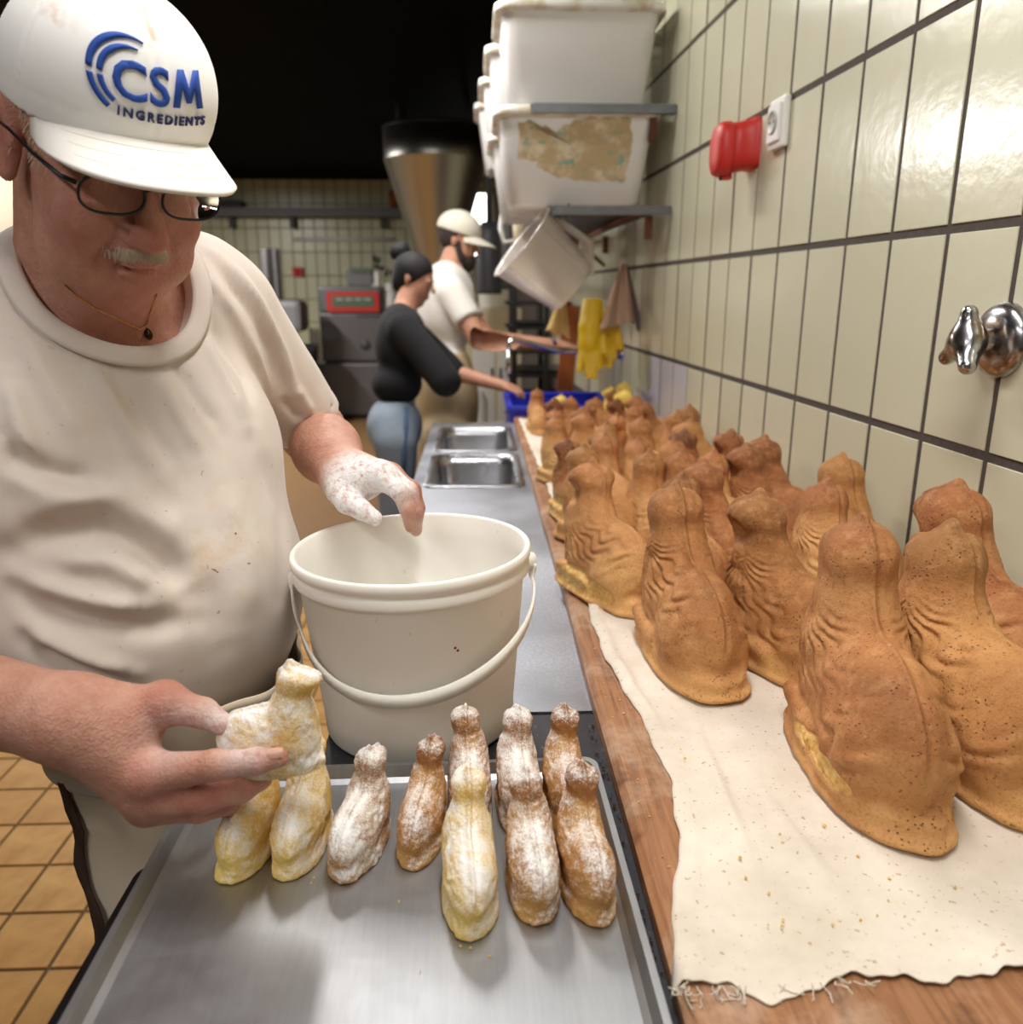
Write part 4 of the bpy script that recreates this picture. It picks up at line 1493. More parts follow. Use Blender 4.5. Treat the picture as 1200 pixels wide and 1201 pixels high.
red += 0.7 * near(g(482, 590), 0.03) + 0.9 * near(hl(0, 0.10, -0.069), 0.016)
fl = np.zeros(len(V))
fl = np.maximum(fl, near(g(420, 575, -0.02), 0.05)) ; fl = np.maximum(fl, near(g(450, 565, -0.02), 0.04)); fl = np.maximum(fl, near(g(435, 602, -0.03), 0.035))
fl = fl * 1.6 - 0.4 * near(g(462, 552, 0.03), 0.04) - 0.9 * near(g(478, 572, 0.02), 0.022) + 0.25 * near(g(484, 615), 0.03)
fl = np.maximum(fl, 0.55 * near(h(255, 846, 0.014), 0.022)); fl = np.maximum(fl, 0.42 * near(h(285, 878, -0.02), 0.022)); fl = np.maximum(fl, 0.35 * near(h(205, 862, 0.0), 0.03))
me = np_mesh('body', V - np.array(man.location), Q, {'red': np.clip(red, 0, 1), 'flour': np.clip(fl, 0, 1)})
bo = link('body', me, M['skin'], man)
bo['label'] = 'ruddy skin, left hand coated in icing sugar'

# nails
def nail(name, p, nrm, dirn, w_, l_):
    B_ = basis(dirn, nrm)
    Vn = []
    for i in range(7):
        for k in range(7):
            a, b = (i / 6 - .5) * 2, (k / 6 - .5) * 2
            r2 = max(0.0, 1 - 0.0 * a * a)
            x = a * w_ * math.sqrt(max(0.0, 1 - 0.35 * b * b * (1 if b > 0 else 0.8)))
            Vn.append(np.asarray(p) + B_ @ np.array([x, b * l_, 0.0014 - 0.0035 * a * a - 0.0006 * b * b]))
    Fn = [(i * 7 + k, (i + 1) * 7 + k, (i + 1) * 7 + k + 1, i * 7 + k + 1) for i in range(6) for k in range(6)]
    return MB().add(Vn, Fn, True).build(name, M['nail'], man)
nd = PD(327, 889, DR - 0.014) - PD(300, 893, DR - 0.016)
cdir = _C - PD(322, 889, DR); cdir /= dn(cdir)
nail('fingernail', PD(323, 888, DR - 0.015) + (cdir * 0.55 + np.array([0, 0, 0.55])) * 0.0092, cdir * 0.6 + np.array([0, 0, 0.6]), nd, 0.0050, 0.0062)

# T-shirt
shirt = SDF()
torso_ops(shirt, 0.012)
LSE = LSH + (LEL - LSH) * 0.90
RSE = RSH + (REL - RSH) * 0.86
shirt.rc(LSH, LSE, 0.062, 0.055, 0.03)
shirt.rc(RSH, RSE, 0.076, 0.072, 0.03)
NCUT = (bp(0.012, 0.050, 1.410), (0.082, 0.096, 0.086), basis(bf * 0.9 + bz * -0.42, bz))
def shirt_f(p, cull=False):
    d = shirt(p, cull)
    e = d_el(p, *NCUT)
    band = np.clip(1 - np.abs(e - 0.009) / 0.009, 0, 1) ** 0.5
    d = d - 0.0038 * band + 0.0028 * np.exp(-((e - 0.0205) / 0.0028) ** 2)
    d = smax(d, -e, 0.004)
    for A, B_, ra in ((LSH, LSE, 1), (RSH, RSE, 0)):
        ax = (B_ - A) / np.linalg.norm(B_ - A)
        t = (p - B_) @ ax
        lat = np.linalg.norm(p - B_ - t[:, None] * ax, axis=1)
        cutd = np.where(lat < 0.11, t - 0.0, -1)
        d = smax(d, cutd, 0.004)
        inner = np.maximum(lat - (0.0485 if ra == 1 else 0.053), -t - 0.03)                    # open cuff
        d = np.maximum(d, -inner)
        hem = np.exp(-((t + 0.020) / 0.0016) ** 2) * (lat < 0.10)
        d = d + 0.0012 * hem
    d = np.maximum(d, 0.84 - p[:, 2])
    return d
V, Q = sdf_mesh(shirt_f, (-0.80, 0.60, 0.82), (-0.12, 1.26, 1.50), 0.0046)
n = sdf_grad(shirt_f, V, 0.003)
# folds: pixel polylines dropped on the shirt, height, half-width
FOLDS = [([(0, 512), (28, 545), (70, 560), (118, 566)], -0.010, 0.011), ([(2, 540), (40, 565), (100, 580), (150, 575)], 0.005, 0.014),
         ([(10, 648), (60, 622), (112, 612), (160, 634), (200, 668), (222, 700)], -0.010, 0.016), ([(20, 620), (70, 595), (130, 590), (190, 620), (240, 668)], 0.007, 0.020),
         ([(18, 672), (80, 698), (130, 710), (172, 714)], 0.008, 0.011), ([(18, 694), (90, 724), (160, 734), (230, 728)], -0.008, 0.013),
         ([(30, 730), (70, 756), (110, 774), (160, 790)], 0.007, 0.010), ([(30, 752), (90, 785), (150, 800)], -0.006, 0.010),
         ([(60, 655), (130, 660), (185, 690)], 0.006, 0.012),
         ([(224, 300), (262, 352), (300, 420), (318, 470)], 0.0045, 0.008), ([(236, 296), (278, 345), (318, 410), (336, 470)], -0.0045, 0.007),
         ([(250, 296), (296, 345), (330, 410), (346, 462)], 0.0045, 0.007), ([(215, 330), (250, 385), (285, 440), (300, 490)], -0.004, 0.008),
         ([(208, 350), (236, 400), (270, 455), (290, 500)], 0.004, 0.008), ([(200, 415), (226, 460), (262, 510)], -0.003, 0.008),
         ([(180, 430), (206, 480), (240, 540)], 0.003, 0.009), ([(120, 420), (160, 480), (214, 560)], -0.003, 0.010), ([(100, 420), (140, 490), (190, 560)], 0.003, 0.010),
         ([(60, 380), (100, 450), (150, 540)], -0.003, 0.010), ([(22, 380), (60, 460), (100, 520)], 0.0035, 0.010), ([(8, 440), (24, 500), (34, 540)], 0.006, 0.010),
         ([(345, 450), (356, 470), (366, 486)], 0.004, 0.006), ([(332, 470), (346, 484), (352, 492)], -0.005, 0.005),
         ([(260, 560), (290, 640), (285, 740)], 0.003, 0.020), ([(300, 520), (330, 600), (330, 700)], -0.003, 0.016), ([(200, 600), (240, 680), (260, 760)], -0.003, 0.018)]
disp = 0.0010 * wnoise(V, 22, 31) + 0.0006 * wnoise(V * np.array([1, 1, 2.0]), 50, 32)
for poly, A, wd in FOLDS:
    P3 = [march(shirt_f, _C, ray(x, y), 0.5, 1.6) for x, y in poly]
    P3 = [p for p in P3 if p is not None]
    if len(P3) < 2: continue
    dd = np.full(len(V), 9.0); tt = np.zeros(len(V))
    for i in range(len(P3) - 1):
        a, b = P3[i], P3[i + 1]
        t = np.clip((V - a) @ (b - a) / ((b - a) @ (b - a)), 0, 1)
        d = dn(V - a - t[:, None] * (b - a), axis=1)
        m = d < dd
        dd = np.where(m, d, dd); tt = np.where(m, (i + t) / (len(P3) - 1), tt)
    disp += 1.7 * A * np.exp(-(dd / wd) ** 2) * np.clip(np.sin(np.pi * np.clip(tt, 0.06, 0.94)) * 1.6, 0, 1)
ne = d_el(V, *NCUT)
disp *= np.clip((ne - 0.012) / 0.02, 0, 1)
V = V + n * disp[:, None]
c_st = march(shirt_f, _C, ray(262, 640), 0.5, 1.6)
stain = np.clip(1.2 - dn((V - c_st) / np.array([0.075, 0.075, 0.085]), axis=1), 0, 1) * 0.8 + 0.16
sh = link('shirt', np_mesh('shirt', V - np.array(man.location), Q, {'stain': stain}), M['shirt'], man)
sh['label'] = 'stained off-white cotton T-shirt with folds'
# ribbed collar band along the neckline
nc_c, nc_r, nc_R = np.array(NCUT[0]), np.array(NCUT[1]), NCUT[2]
TH_ = np.linspace(0, 2 * np.pi, 73)[:-1]
rowsC = []
for k, wv_ in enumerate(np.linspace(-0.001, 0.0195, 6)):
    lo_a, hi_a = np.full(72, 0.35), np.full(72, 2.9)
    pt_ = lambda ph_: nc_c + np.stack([(nc_r[0] + wv_) * np.sin(ph_) * np.cos(TH_), (nc_r[1] + wv_) * np.sin(ph_) * np.sin(TH_), (nc_r[2] + wv_) * np.cos(ph_)], 1) @ nc_R.T
    for _ in range(26):
        md_ = (lo_a + hi_a) / 2
        ins_ = shirt(pt_(md_)) < 0
        hi_a = np.where(ins_, md_, hi_a); lo_a = np.where(ins_, lo_a, md_)
    pp_ = pt_((lo_a + hi_a) / 2)
    bulge = 0.0010 + 0.0042 * math.sin(math.pi * (0.12 + 0.76 * k / 5))
    rowsC.append(pp_ + sdf_grad(shirt, pp_) * bulge)
Vc = np.concatenate(rowsC)
Fc = [(k * 72 + i, k * 72 + (i + 1) % 72, (k + 1) * 72 + (i + 1) % 72, (k + 1) * 72 + i) for k in range(5) for i in range(72)]
co = MB().add(Vc, Fc, True).build('collar', M['shirt'], man)
md = co.modifiers.new('thickness', 'SOLIDIFY'); md.thickness = 0.003; md.offset = 0

# trousers, shoes, apron
tr = SDF()
tr.el(bp(0.055, -0.015, 0.88), (0.120, 0.130, 0.13), BR, 0.05)
for s in (-1, 1):
    tr.rc(bp(0.06 + s * 0.058, -0.015, 0.82), bp(0.075 + s * 0.062, 0.0, 0.47), 0.074, 0.064, 0.03)
    tr.rc(bp(0.075 + s * 0.062, 0.0, 0.47), bp(0.06 + s * 0.085, -0.02, 0.09), 0.068, 0.058, 0.02)
def tr_f(p, cull=False): return np.maximum(tr(p, cull), 0.06 - p[:, 2])
V, Q = sdf_mesh(tr_f, (-0.85, 0.60, 0.03), (-0.05, 1.30, 1.05), 0.012)
link('trousers', np_mesh('trousers', V - np.array(man.location), Q), M['apron_bg'], man)
for s in (-1, 1):
    so = SDF()
    so.rc(bp(0.06 + s * 0.085, -0.055, 0.045), bp(0.06 + s * 0.095, 0.13, 0.035), 0.042, 0.036, 0.01)
    so.rc(bp(0.06 + s * 0.085, -0.03, 0.05), bp(0.06 + s * 0.085, -0.02, 0.10), 0.045, 0.045, 0.02)
    V, Q = sdf_mesh(lambda p: np.maximum(so(p), 0.001 - p[:, 2]), (-0.85, 0.55, -0.01), (-0.05, 1.30, 0.17), 0.012)
    link('shoe', np_mesh('shoe', V - np.array(man.location), Q), M['white_plastic'], man)
# apron: a hanging sheet in front of belly and thighs
AP, na, nz = [], 60, 60
for j in range(nz + 1):
    z = 0.965 - (0.965 - 0.40) * j / nz
    for i in range(na + 1):
        u = i / na * 2 - 1
        ang = u * R_(108 if z > 0.8 else 104)
        rl_ = 0.146 + 0.01 * (0.97 - z)
        rf_ = np.interp(z, [0.4, 0.75, 0.90, 0.97], [0.155, 0.160, 0.180, 0.196])
        wob = 0.010 * math.sin(u * 9 + z * 3) * np.clip((0.95 - z) / 0.3, 0, 1) + 0.004 * math.sin(u * 23 - z * 8)
        l = (rl_ + wob) * math.sin(ang); f = (rf_ + wob) * math.cos(ang) + 0.005
        AP.append(bp(l + 0.048 + 0.06 * (0.95 - z), f, z))
FA = [(j * (na + 1) + i, (j + 1) * (na + 1) + i, (j + 1) * (na + 1) + i + 1, j * (na + 1) + i + 1) for j in range(nz) for i in range(na)]
ap = MB().add(AP, FA, True).build('apron', M['apron'], man)
md = ap.modifiers.new('thickness', 'SOLIDIFY'); md.thickness = 0.0018
ap['label'] = 'off-white apron over the thighs'
# dark strap hanging along the apron's side
sp = [np.array(AP[j * (na + 1) + 8]) for j in range(0, nz + 1, 2)]
sv, sf = [], []
for k, p in enumerate(sp):
    t_ = k / (len(sp) - 1)
    out = p - bp(0.035, 0, p[2]); out /= dn(out)
    side = np.cross(bz, out)
    off = side * 0.006 * math.sin(k * 0.9) + out * 0.004
    for a in (-1, 1):
        for b in (0, 1):
            sv.append(p + off + side * a * 0.0085 * (1 + 0.25 * math.sin(k * 1.7)) + out * b * 0.003)
for k in range(len(sp) - 1):
    for q in ((0, 1, 3, 2),):
        for i in range(4):
            a, b = q[i], q[(i + 1) % 4]
            sf.append((k * 4 + a, k * 4 + b, k * 4 + 4 + b, k * 4 + 4 + a))
MB().add(sv, sf, True).build('strap', M['strap'], ap)['label'] = 'dark brown apron strap'

# cap
cap = SDF()
cap.el(hl(0, -0.012, 0.048), (0.084, 0.104, 0.088), HR, 0.02)
cap.el(hl(0, 0.026, 0.072), (0.074, 0.072, 0.070), HR, 0.03)
cap_e = empty('cap', (0, 0, 0)); cap_e.parent = man
CE0 = np.array(man.location)
CAPC = hl(0, -0.014, 0.050)
def to_h(p): return (p - HC) @ HR
def cap_f(p, cull=False):
    d = cap(p)
    q = to_h(p)
    low = 0.028 + 0.10 * (q[:, 1] + 0.02) * (q[:, 1] > -0.02) - 0.12 * np.clip(-0.02 - q[:, 1], 0, 1) * 0.5
    d = np.maximum(d, low - q[:, 2])
    ang = np.arctan2(q[:, 0], q[:, 1] + 0.014)
    hgt = np.clip((q[:, 2] - 0.04) / 0.03, 0, 1)
    rad = np.hypot(q[:, 0], q[:, 1] + 0.014)
    for a0 in (0, 60, 120, 180, 240, 300):
        da = (ang - R_(a0) + np.pi) % (2 * np.pi) - np.pi
        arc = np.abs(da) * rad
        d = d + 0.0010 * np.exp(-(arc / 0.0014) ** 2) - 0.0007 * np.exp(-((arc - 0.005) / 0.003) ** 2)
    d = d - 0.0010 * wnoise(p, 26, 41)
    # band line just above the edge
    d = d + 0.0008 * np.exp(-((q[:, 2] - low - 0.020) / 0.0010) ** 2)
    return d
V, Q = sdf_mesh(cap_f, HC - 0.19, HC + 0.19, 0.0034)
q = to_h(V)
st_ = np.clip(1.1 - dn((q - np.array([-0.03, 0.06, 0.135])) / np.array([0.022, 0.04, 0.012]), axis=1), 0, 1) + \
    np.exp(-(np.abs(q[:, 0]) / 0.004) ** 2) * (q[:, 2] > 0.10) * (q[:, 1] > 0) * 0.8 + np.exp(-((q[:, 0] + 0.06) / 0.008) ** 2) * (q[:, 2] > 0.11) * 0.5
cr_ = link('crown', np_mesh('crown', V - CE0, Q, {'stain': np.clip(st_, 0, 1)}), M['cap'], cap_e)
# brim
bv, nS, nT = [], 36, 14
for j in range(nT + 1):
    t = j / nT
    for i in range(nS + 1):
        s = i / nS * 2 - 1
        a = s * 1.12
        li, fi = 0.0800 * math.sin(a), -0.012 + 0.1030 * math.cos(a)
        uo = 0.042 + 0.008 * math.cos(a) - 0.004
        ln_ = 0.078 * (max(0.0, 1 - abs(s) ** 2.6)) ** 0.62 + 0.006
        l = li + t * ln_ * 0.22 * math.sin(a)
        f = fi + t * ln_ * 0.97
        u = uo + 0.004 - 0.006 * t - 0.05 * t * ln_ - 0.022 * (s * s) * (0.40 + 0.60 * t)
        bv.append(hl(l, f, u) )
bfc = [(j * (nS + 1) + i, j * (nS + 1) + i + 1, (j + 1) * (nS + 1) + i + 1, (j + 1) * (nS + 1) + i) for j in range(nT) for i in range(nS)]
br = MB().add(bv, bfc, True).build('brim', M['brim'], cap_e)
md = br.modifiers.new('thickness', 'SOLIDIFY'); md.thickness = 0.0035; md.offset = 0
# stitch rows on the brim
for t in (0.30, 0.52, 0.74):
    row = []
    j = t * nT
    for i in range(2, nS - 1):
        a_, b_ = np.array(bv[int(j) * (nS + 1) + i]), np.array(bv[(int(j) + 1) * (nS + 1) + i])
        row.append(a_ + (b_ - a_) * (j - int(j)) + HR @ np.array([0, 0, 0.0019]))
    MB().tube(row, 0.00035, 4, False).build('stitch_row', M['seam'], cap_e)
MB().lathe([(0, 0.004), (0.005, 0.0035), (0.0075, 0.001), (0.008, -0.002)], march(cap_f, hl(0, -0.012, 0.25), -HR[:, 2], 0.0, 0.3), 14, R=HR).build('button', M['cap'], cap_e)

def on_cap(a, b, lift):
    """point of the cap front at sideways a, up b (head frame), lifted off the cloth"""
    o = hl(a, 0.25, b)
    p = march(cap, o, -HR[:, 1], 0.0, 0.3)
    if p is None: p = hl(a, 0.09, b)
    n_ = sdf_grad(cap, p[None])[0]
    return p + n_ * lift

def emb(name, V2, F2, mat, lift=0.0022):
    V3 = [on_cap(a, b, lift) for a, b in V2]
    o = MB().add(V3, F2, True).build(name, mat, cap_e)
    md = o.modifiers.new('thickness', 'SOLIDIFY'); md.thickness = 0.0012; md.offset = -1
    return o

def text_mesh(body_, size, bold, x0, y0, slant=0.0, spacing=1.0, sub=2):
    cu = bpy.data.curves.new('txt', 'FONT')
    cu.body = body_; cu.size = size; cu.offset = bold; cu.space_character = spacing; cu.resolution_u = 3
    to = bpy.data.objects.new('txt', cu)
    COL.objects.link(to)
    dg = bpy.context.evaluated_depsgraph_get()
    me = bpy.data.meshes.new_from_object(to.evaluated_get(dg))
    bm = bmesh.new(); bm.from_mesh(me)
    bmesh.ops.triangulate(bm, faces=bm.faces)
    for _ in range(sub):
        lg = [e for e in bm.edges if e.calc_length() > size * 0.18]
        if lg: bmesh.ops.subdivide_edges(bm, edges=lg, cuts=1)
        bmesh.ops.triangulate(bm, faces=bm.faces)
    bm.verts.ensure_lookup_table()
    V2 = [(v.co.x + x0, v.co.y + y0 + slant * v.co.x) for v in bm.verts]
    F2 = [[v.index for v in f.verts] for f in bm.faces]
    bm.free()
    bpy.data.objects.remove(to); bpy.data.curves.remove(cu); bpy.data.meshes.remove(me)
    return V2, F2

LX, LU = -0.036, 0.080          # left end and baseline of the letters on the cap (head frame)
V2, F2 = text_mesh('CS', 0.0365, 0.0008, LX + 0.002, LU, 0.0, 1.04)
emb('logo_letters', V2, F2, M['blue_thread'])['label'] = 'blue embroidered letters C and S'
mo_ = [(0, 0), (.15, 1), (.33, 1), (.5, .50), (.67, 1), (.85, 1), (1, 0), (.80, 0), (.72, .60), (.57, .14), (.43, .14), (.28, .60), (.20, 0)]
mx0 = max(p[0] for p in V2) + 0.0025
mo_ = [(mx0 + 0.0285 * x_, LU + 0.0262 * y_) for x_, y_ in mo_]
tri = [(0, 1, 11), (0, 11, 12), (1, 2, 11), (2, 10, 11), (2, 3, 10), (3, 9, 10), (3, 4, 9), (4, 8, 9), (4, 5, 8), (5, 6, 8), (6, 7, 8)]
emb('logo_letter', mo_, tri, M['blue_thread'])['label'] = 'blue embroidered letter M'
V2, F2 = text_mesh('INGREDIENTS', 0.0098, 0.0003, LX + 0.006, LU - 0.0135, 0.0, 1.30, 1)
emb('logo_small_letters', V2, F2, M['navy_thread'], 0.0018)['label'] = 'small navy embroidered word INGREDIENTS'
cxl, cyl = LX + 0.0155, LU + 0.0128
for (r0, r1, a0, a1) in ((0.0185, 0.0222, 72, 177), (0.0185, 0.0222, 185, 236), (0.0248, 0.0285, 66, 177), (0.0248, 0.0285, 185, 236)):
    V2, F2 = [], []
    m_ = 16
    for k in range(m_ + 1):
        t = k / m_
        a = R_(a0 + (a1 - a0) * t)
        w2 = (r1 - r0) * (min(1, 0.25 + 1.6 * t) if a0 < 100 else min(1, 0.25 + 1.6 * (1 - t)) if False else 1)
        for r in (r1 - w2, r1):
            V2.append((cxl + r * math.cos(a), cyl + r * math.sin(a) * 0.98))
    F2 = [(2 * k, 2 * k + 1, 2 * k + 3, 2 * k + 2) for k in range(m_)]
    emb('logo_arc', V2, F2, M['blue_thread'])

# glasses
gl = empty('glasses', (0, 0, 0)); gl.parent = man
for s in (-1, 1):
    ring = []
    for k in range(36):
        a = 2 * math.pi * k / 36
        ca, sa = math.cos(a), math.sin(a)
        x = 0.0265 * math.copysign(abs(ca) ** 0.75, ca); z = 0.0165 * math.copysign(abs(sa) ** 0.85, sa)
        ring.append(hl(s * 0.034 + x, 0.1135 - 0.10 * abs(s * 0.034 + x) ** 1.0 * 0.35 - 0.06 * z, 0.0055 + z))
    MB().tube(ring, 0.0013, 6, closed=True).build('lens_rim', M['glasses'], gl)
    c0 = np.mean(ring, 0)
    lens = MB()
    lens.add([c0 + HR[:, 1] * 0.0008] + [r for r in ring], [(0, k + 1, (k + 1) % 36 + 1) for k in range(36)], True)
    lo_ = lens.build('lens', M['lens'], gl)
    md = lo_.modifiers.new('thickness', 'SOLIDIFY'); md.thickness = 0.0014
    tp = [hl(s * 0.0600, 0.105, 0.010), hl(s * 0.070, 0.097, 0.011), hl(s * 0.0785, 0.06, 0.011), hl(s * 0.0835, 0.012, 0.010), hl(s * 0.086, -0.018, 0.006)]
    MB().tube(tp, [0.0022, 0.0020, 0.0016, 0.0014, 0.0014], 6).build('temple', M['glasses'], gl)
MB().tube([hl(-0.0085, 0.1125, 0.0105), hl(-0.004, 0.1155, 0.0145), hl(0.004, 0.1155, 0.0145), hl(0.0085, 0.1125, 0.0105)], 0.0013, 6).build('bridge', M['glasses'], gl)

# moustache, temple hair: short strands
def strands(name, roots, mat, parent, rad=0.00035, seed=1):
    mb = MB()
    for p, d1, ln in roots:
        p = np.array(p); d1 = np.array(d1) / dn(d1)
        q = p + d1 * ln * 0.5; e = q + (d1 + np.array([0, 0, -0.35])) * ln * 0.5
        mb.tube([p, q, e], [rad, rad * 0.9, rad * 0.3], 4, False)
    o = mb.build(name, mat, parent); o['kind'] = 'stuff'
    return o
rs_ = np.random.RandomState(12)
ll = rs_.normal(0, 0.0125, 900); ll = ll[np.abs(ll) < 0.030]
uu = rs_.uniform(-0.0525, -0.0435, len(ll)) - 0.18 * np.abs(ll)
PP, ok = march_many(body, np.array([hl(l, 0.20, u) for l, u in zip(ll, uu)]), np.tile(-HR[:, 1], (len(ll), 1)))
roots = [(p - HR[:, 1] * 0.001, HR @ np.array([l * 9 + rs_.normal(0, .15), 0.35 + rs_.uniform(0, .25), -1.0]), rs_.uniform(0.003, 0.0075)) for p, l, k_ in zip(PP, ll, ok) if k_]
strands('moustache', roots, M['hair_grey'], man, 0.00034)['label'] = 'grey moustache'
roots = []
for s in (-1, 1):
    ff = rs_.uniform(-0.085, 0.048, 420)
    uu = np.where(ff > -0.03, rs_.uniform(-0.012, 0.036, 420), rs_.uniform(-0.055, 0.02, 420))
    keep = ~((ff > -0.035) & (ff < 0.005) & (uu < 0.022))
    ff, uu = ff[keep], uu[keep]
    PP, ok = march_many(body, np.array([hl(s * 0.16, f, u) for f, u in zip(ff, uu)]), np.tile(-s * HR[:, 0], (len(ff), 1)))
    roots += [(p - s * HR[:, 0] * 0.001, HR @ np.array([s * 0.25, -0.6 + rs_.normal(0, .2), -0.8]), rs_.uniform(0.006, 0.012)) for p, k_ in zip(PP, ok) if k_]
strands('hair', roots, M['hair_grey'], man, 0.0005)['label'] = 'short grey hair below the cap'

# necklace and pendant
nk = []
for x, y in ((76, 334), (90, 347), (112, 362), (140, 375), (163, 386), (172, 380), (178, 362), (184, 345)):
    p = march(body, _C, ray(x, y), 0.4, 1.6)
    if p is not None: nk.append(p + (_C - p) / dn(_C - p) * 0.0016)
nl = empty('necklace', (0, 0, 0)); nl.parent = man
if len(nk) > 2:
    MB().tube(nk, 0.0008, 6).build('chain', M['gold'], nl)
pp = march(body, _C, ray(173, 391), 0.4, 1.6)
if pp is not None:
    pn = (_C - pp) / dn(_C - pp)
    Bp = basis(np.array([0.25, 0.3, -1.0]), pn)
    MB().lathe([(0, 0.0035), (0.0035, 0.0030), (0.0048, 0.0005), (0.005, 0)], pp + pn * 0.002, 16, sx=0.8, sy=1.25, R=Bp).build('pendant_stone', M['garnet'], nl)
    MB().lathe([(0.0042, 0.0002), (0.0056, 0.0024), (0.0060, 0.001), (0.0056, -0.0006)], pp + pn * 0.002, 16, sx=0.8, sy=1.25, R=Bp).build('pendant_setting', M['gold'], nl)

# the lamb cake in his fingers
hp = PD(329, 899, 0.690)
o = bpy.data.objects.new('sugared_lamb_cake', SM['y0'])
COL.objects.link(o)
o.location = hp
o.rotation_euler = (R_(5), R_(0), R_(-96))
o.scale = (1.0, 0.98, 1.02)
tag(o, 'small yellow lamb cake dusted with sugar, held in the baker\'s hand', 'lamb cake', 'sugared lamb cakes')

# ================================================================== things on the right wall
WRm = np.stack([-WD, WN, np.array([0, 0, 1.0])], 1)      # local x = towards the camera along the wall, y = into the wall, z = up


def wl(al, z, off):
    """along, height, distance off the tile face"""
    return wp(al, z, off)


# red three-phase socket
a0, z0, _ = on_wall(884, 172)
rs = empty('red_power_socket', wl(a0, z0 - 0.05, 0), 'red industrial power socket with sloping cover on the tiled wall', 'socket')
V, F = [], []
hw = 0.040
def sock(name, spec, mat, parent):
    rings = []
    for off, top_, bot, hw_ in spec:
        ring = []
        for k in range(32):
            a = 2 * math.pi * k / 32
            ca, sa = math.cos(a), math.sin(a)
            e = 0.45 if off < 0.014 else 0.75
            x = hw_ * math.copysign(abs(ca) ** e, ca)
            zz = (top_ + bot) / 2 + (top_ - bot) / 2 * math.copysign(abs(sa) ** e, sa)
            ring.append(wl(a0 - x, z0 + zz, off))
        rings.append(ring)
    V = [p for r in rings for p in r]
    F = [(i * 32 + k, (i + 1) * 32 + k, (i + 1) * 32 + (k + 1) % 32, i * 32 + (k + 1) % 32) for i in range(len(rings) - 1) for k in range(32)]
    F.append(tuple((len(rings) - 1) * 32 + k for k in range(31, -1, -1)))
    return MB().add(V, F, True).build(name, mat, parent)
sock('housing', ((0.0, 0.060, -0.052, 0.047), (0.010, 0.060, -0.052, 0.047), (0.012, 0.056, -0.050, 0.044), (0.040, 0.051, -0.056, 0.044), (0.062, 0.048, -0.060, 0.044)), M['red_plastic'], rs)
sock('lid', ((0.060, 0.050, -0.063, 0.046), (0.063, 0.052, -0.066, 0.048), (0.080, 0.050, -0.066, 0.047), (0.089, 0.043, -0.062, 0.041), (0.094, 0.030, -0.052, 0.030), (0.096, 0.008, -0.032, 0.012)), M['red_plastic'], rs)
MB().box(wl(a0, z0 - 0.064, 0.062), (0.030, 0.024, 0.016), R=WRm, bev=0.003).build('hinge_latch', M['red_plastic'], rs)
MB().box(wl(a0 - 0.002, z0 - 0.068, 0.074), (0.010, 0.006, 0.010), R=WRm).build('latch_slot', M['dark_hole'], rs)
for dx in (-0.036, 0.036):
    MB().lathe([(0.0, 0.001), (0.0035, 0.001), (0.004, 0)], wl(a0 + dx, z0 + 0.046, 0.0125), 10, R=np.stack([-WD, np.array([0, 0, 1.0]), -WN], 1)).build('screw', M['dark_hole'], rs)
# white socket
a1, z1, _ = on_wall(918, 145)
ws = empty('white_wall_socket', wl(a1, z1 - 0.045, 0), 'white plastic mains socket beside the red power socket', 'socket')
MB().box(wl(a1, z1, 0.008), (0.082, 0.016, 0.100), R=WRm, bev=0.007).build('frame', M['white_plastic'], ws)
MB().box(wl(a1, z1, 0.018), (0.062, 0.008, 0.074), R=WRm, bev=0.003).build('insert', M['white_plastic'], ws)
Rw = np.stack([-WD, np.array([0, 0, 1.0]), -WN], 1)
MB().lathe([(0.0, 0.0015), (0.019, 0.0015), (0.0205, 0.0035), (0.0225, 0.0035), (0.023, 0.0)], wl(a1, z1 + 0.002, 0.0222), 28, R=Rw).build('recess', M['socket_inner'], ws)
for dx in (-0.0095, 0.0095):
    MB().lathe([(0.0, 0.0022), (0.0026, 0.0022), (0.0028, 0)], wl(a1 + dx, z1 + 0.002, 0.0222), 10, R=Rw).build('pin_hole', M['dark_hole'], ws)
# chrome shower/mixer valve
a2, z2, _ = on_wall(1177, 399)
vv = empty('chrome_valve', wl(a2, z2 - 0.05, 0), 'worn chrome mixer valve with lever handle on the tiled wall', 'valve')
MB().lathe([(0.0, 0.020), (0.018, 0.020), (0.034, 0.018), (0.044, 0.012), (0.048, 0.005), (0.0485, 0.0)], wl(a2, z2, 0), 48, R=Rw).build('rosette', M['chrome_worn'], vv)
MB().lathe([(0.0, 0.046), (0.012, 0.046), (0.0135, 0.040), (0.0135, 0.012), (0.017, 0.009)], wl(a2, z2, 0), 28, R=Rw).build('spindle', M['chrome_worn'], vv)
kn = SDF()
K0 = wl(a2 + 0.002, z2 - 0.002, 0.046)
dl_ = -WN
kn.el(K0 + dl_ * 0.004, (0.022, 0.022, 0.014), Rw, 0.006)
kn.rc(K0 + np.array([0, 0, 0.006]), K0 + dl_ * 0.004 + np.array([0, 0, 0.036]), 0.017, 0.0105, 0.014)
kn.rc(K0, K0 + dl_ * 0.016 - WD * 0.030 + np.array([0, 0, -0.028]), 0.018, 0.0110, 0.014)
kn.rc(K0, K0 + dl_ * 0.004 + WD * 0.034 + np.array([0, 0, -0.022]), 0.017, 0.0105, 0.014)
kn.cut(K0 - dl_ * 0.010 + np.array([0, 0, 0.010]), (0.009, 0.009, 0.008), None, 0.006)
V, Q = sdf_mesh(kn, K0 - 0.06, K0 + 0.06, 0.0022)
ko = link('lever_knob', np_mesh('lever_knob', V - np.array(vv.location), Q), M['chrome_worn'], vv)
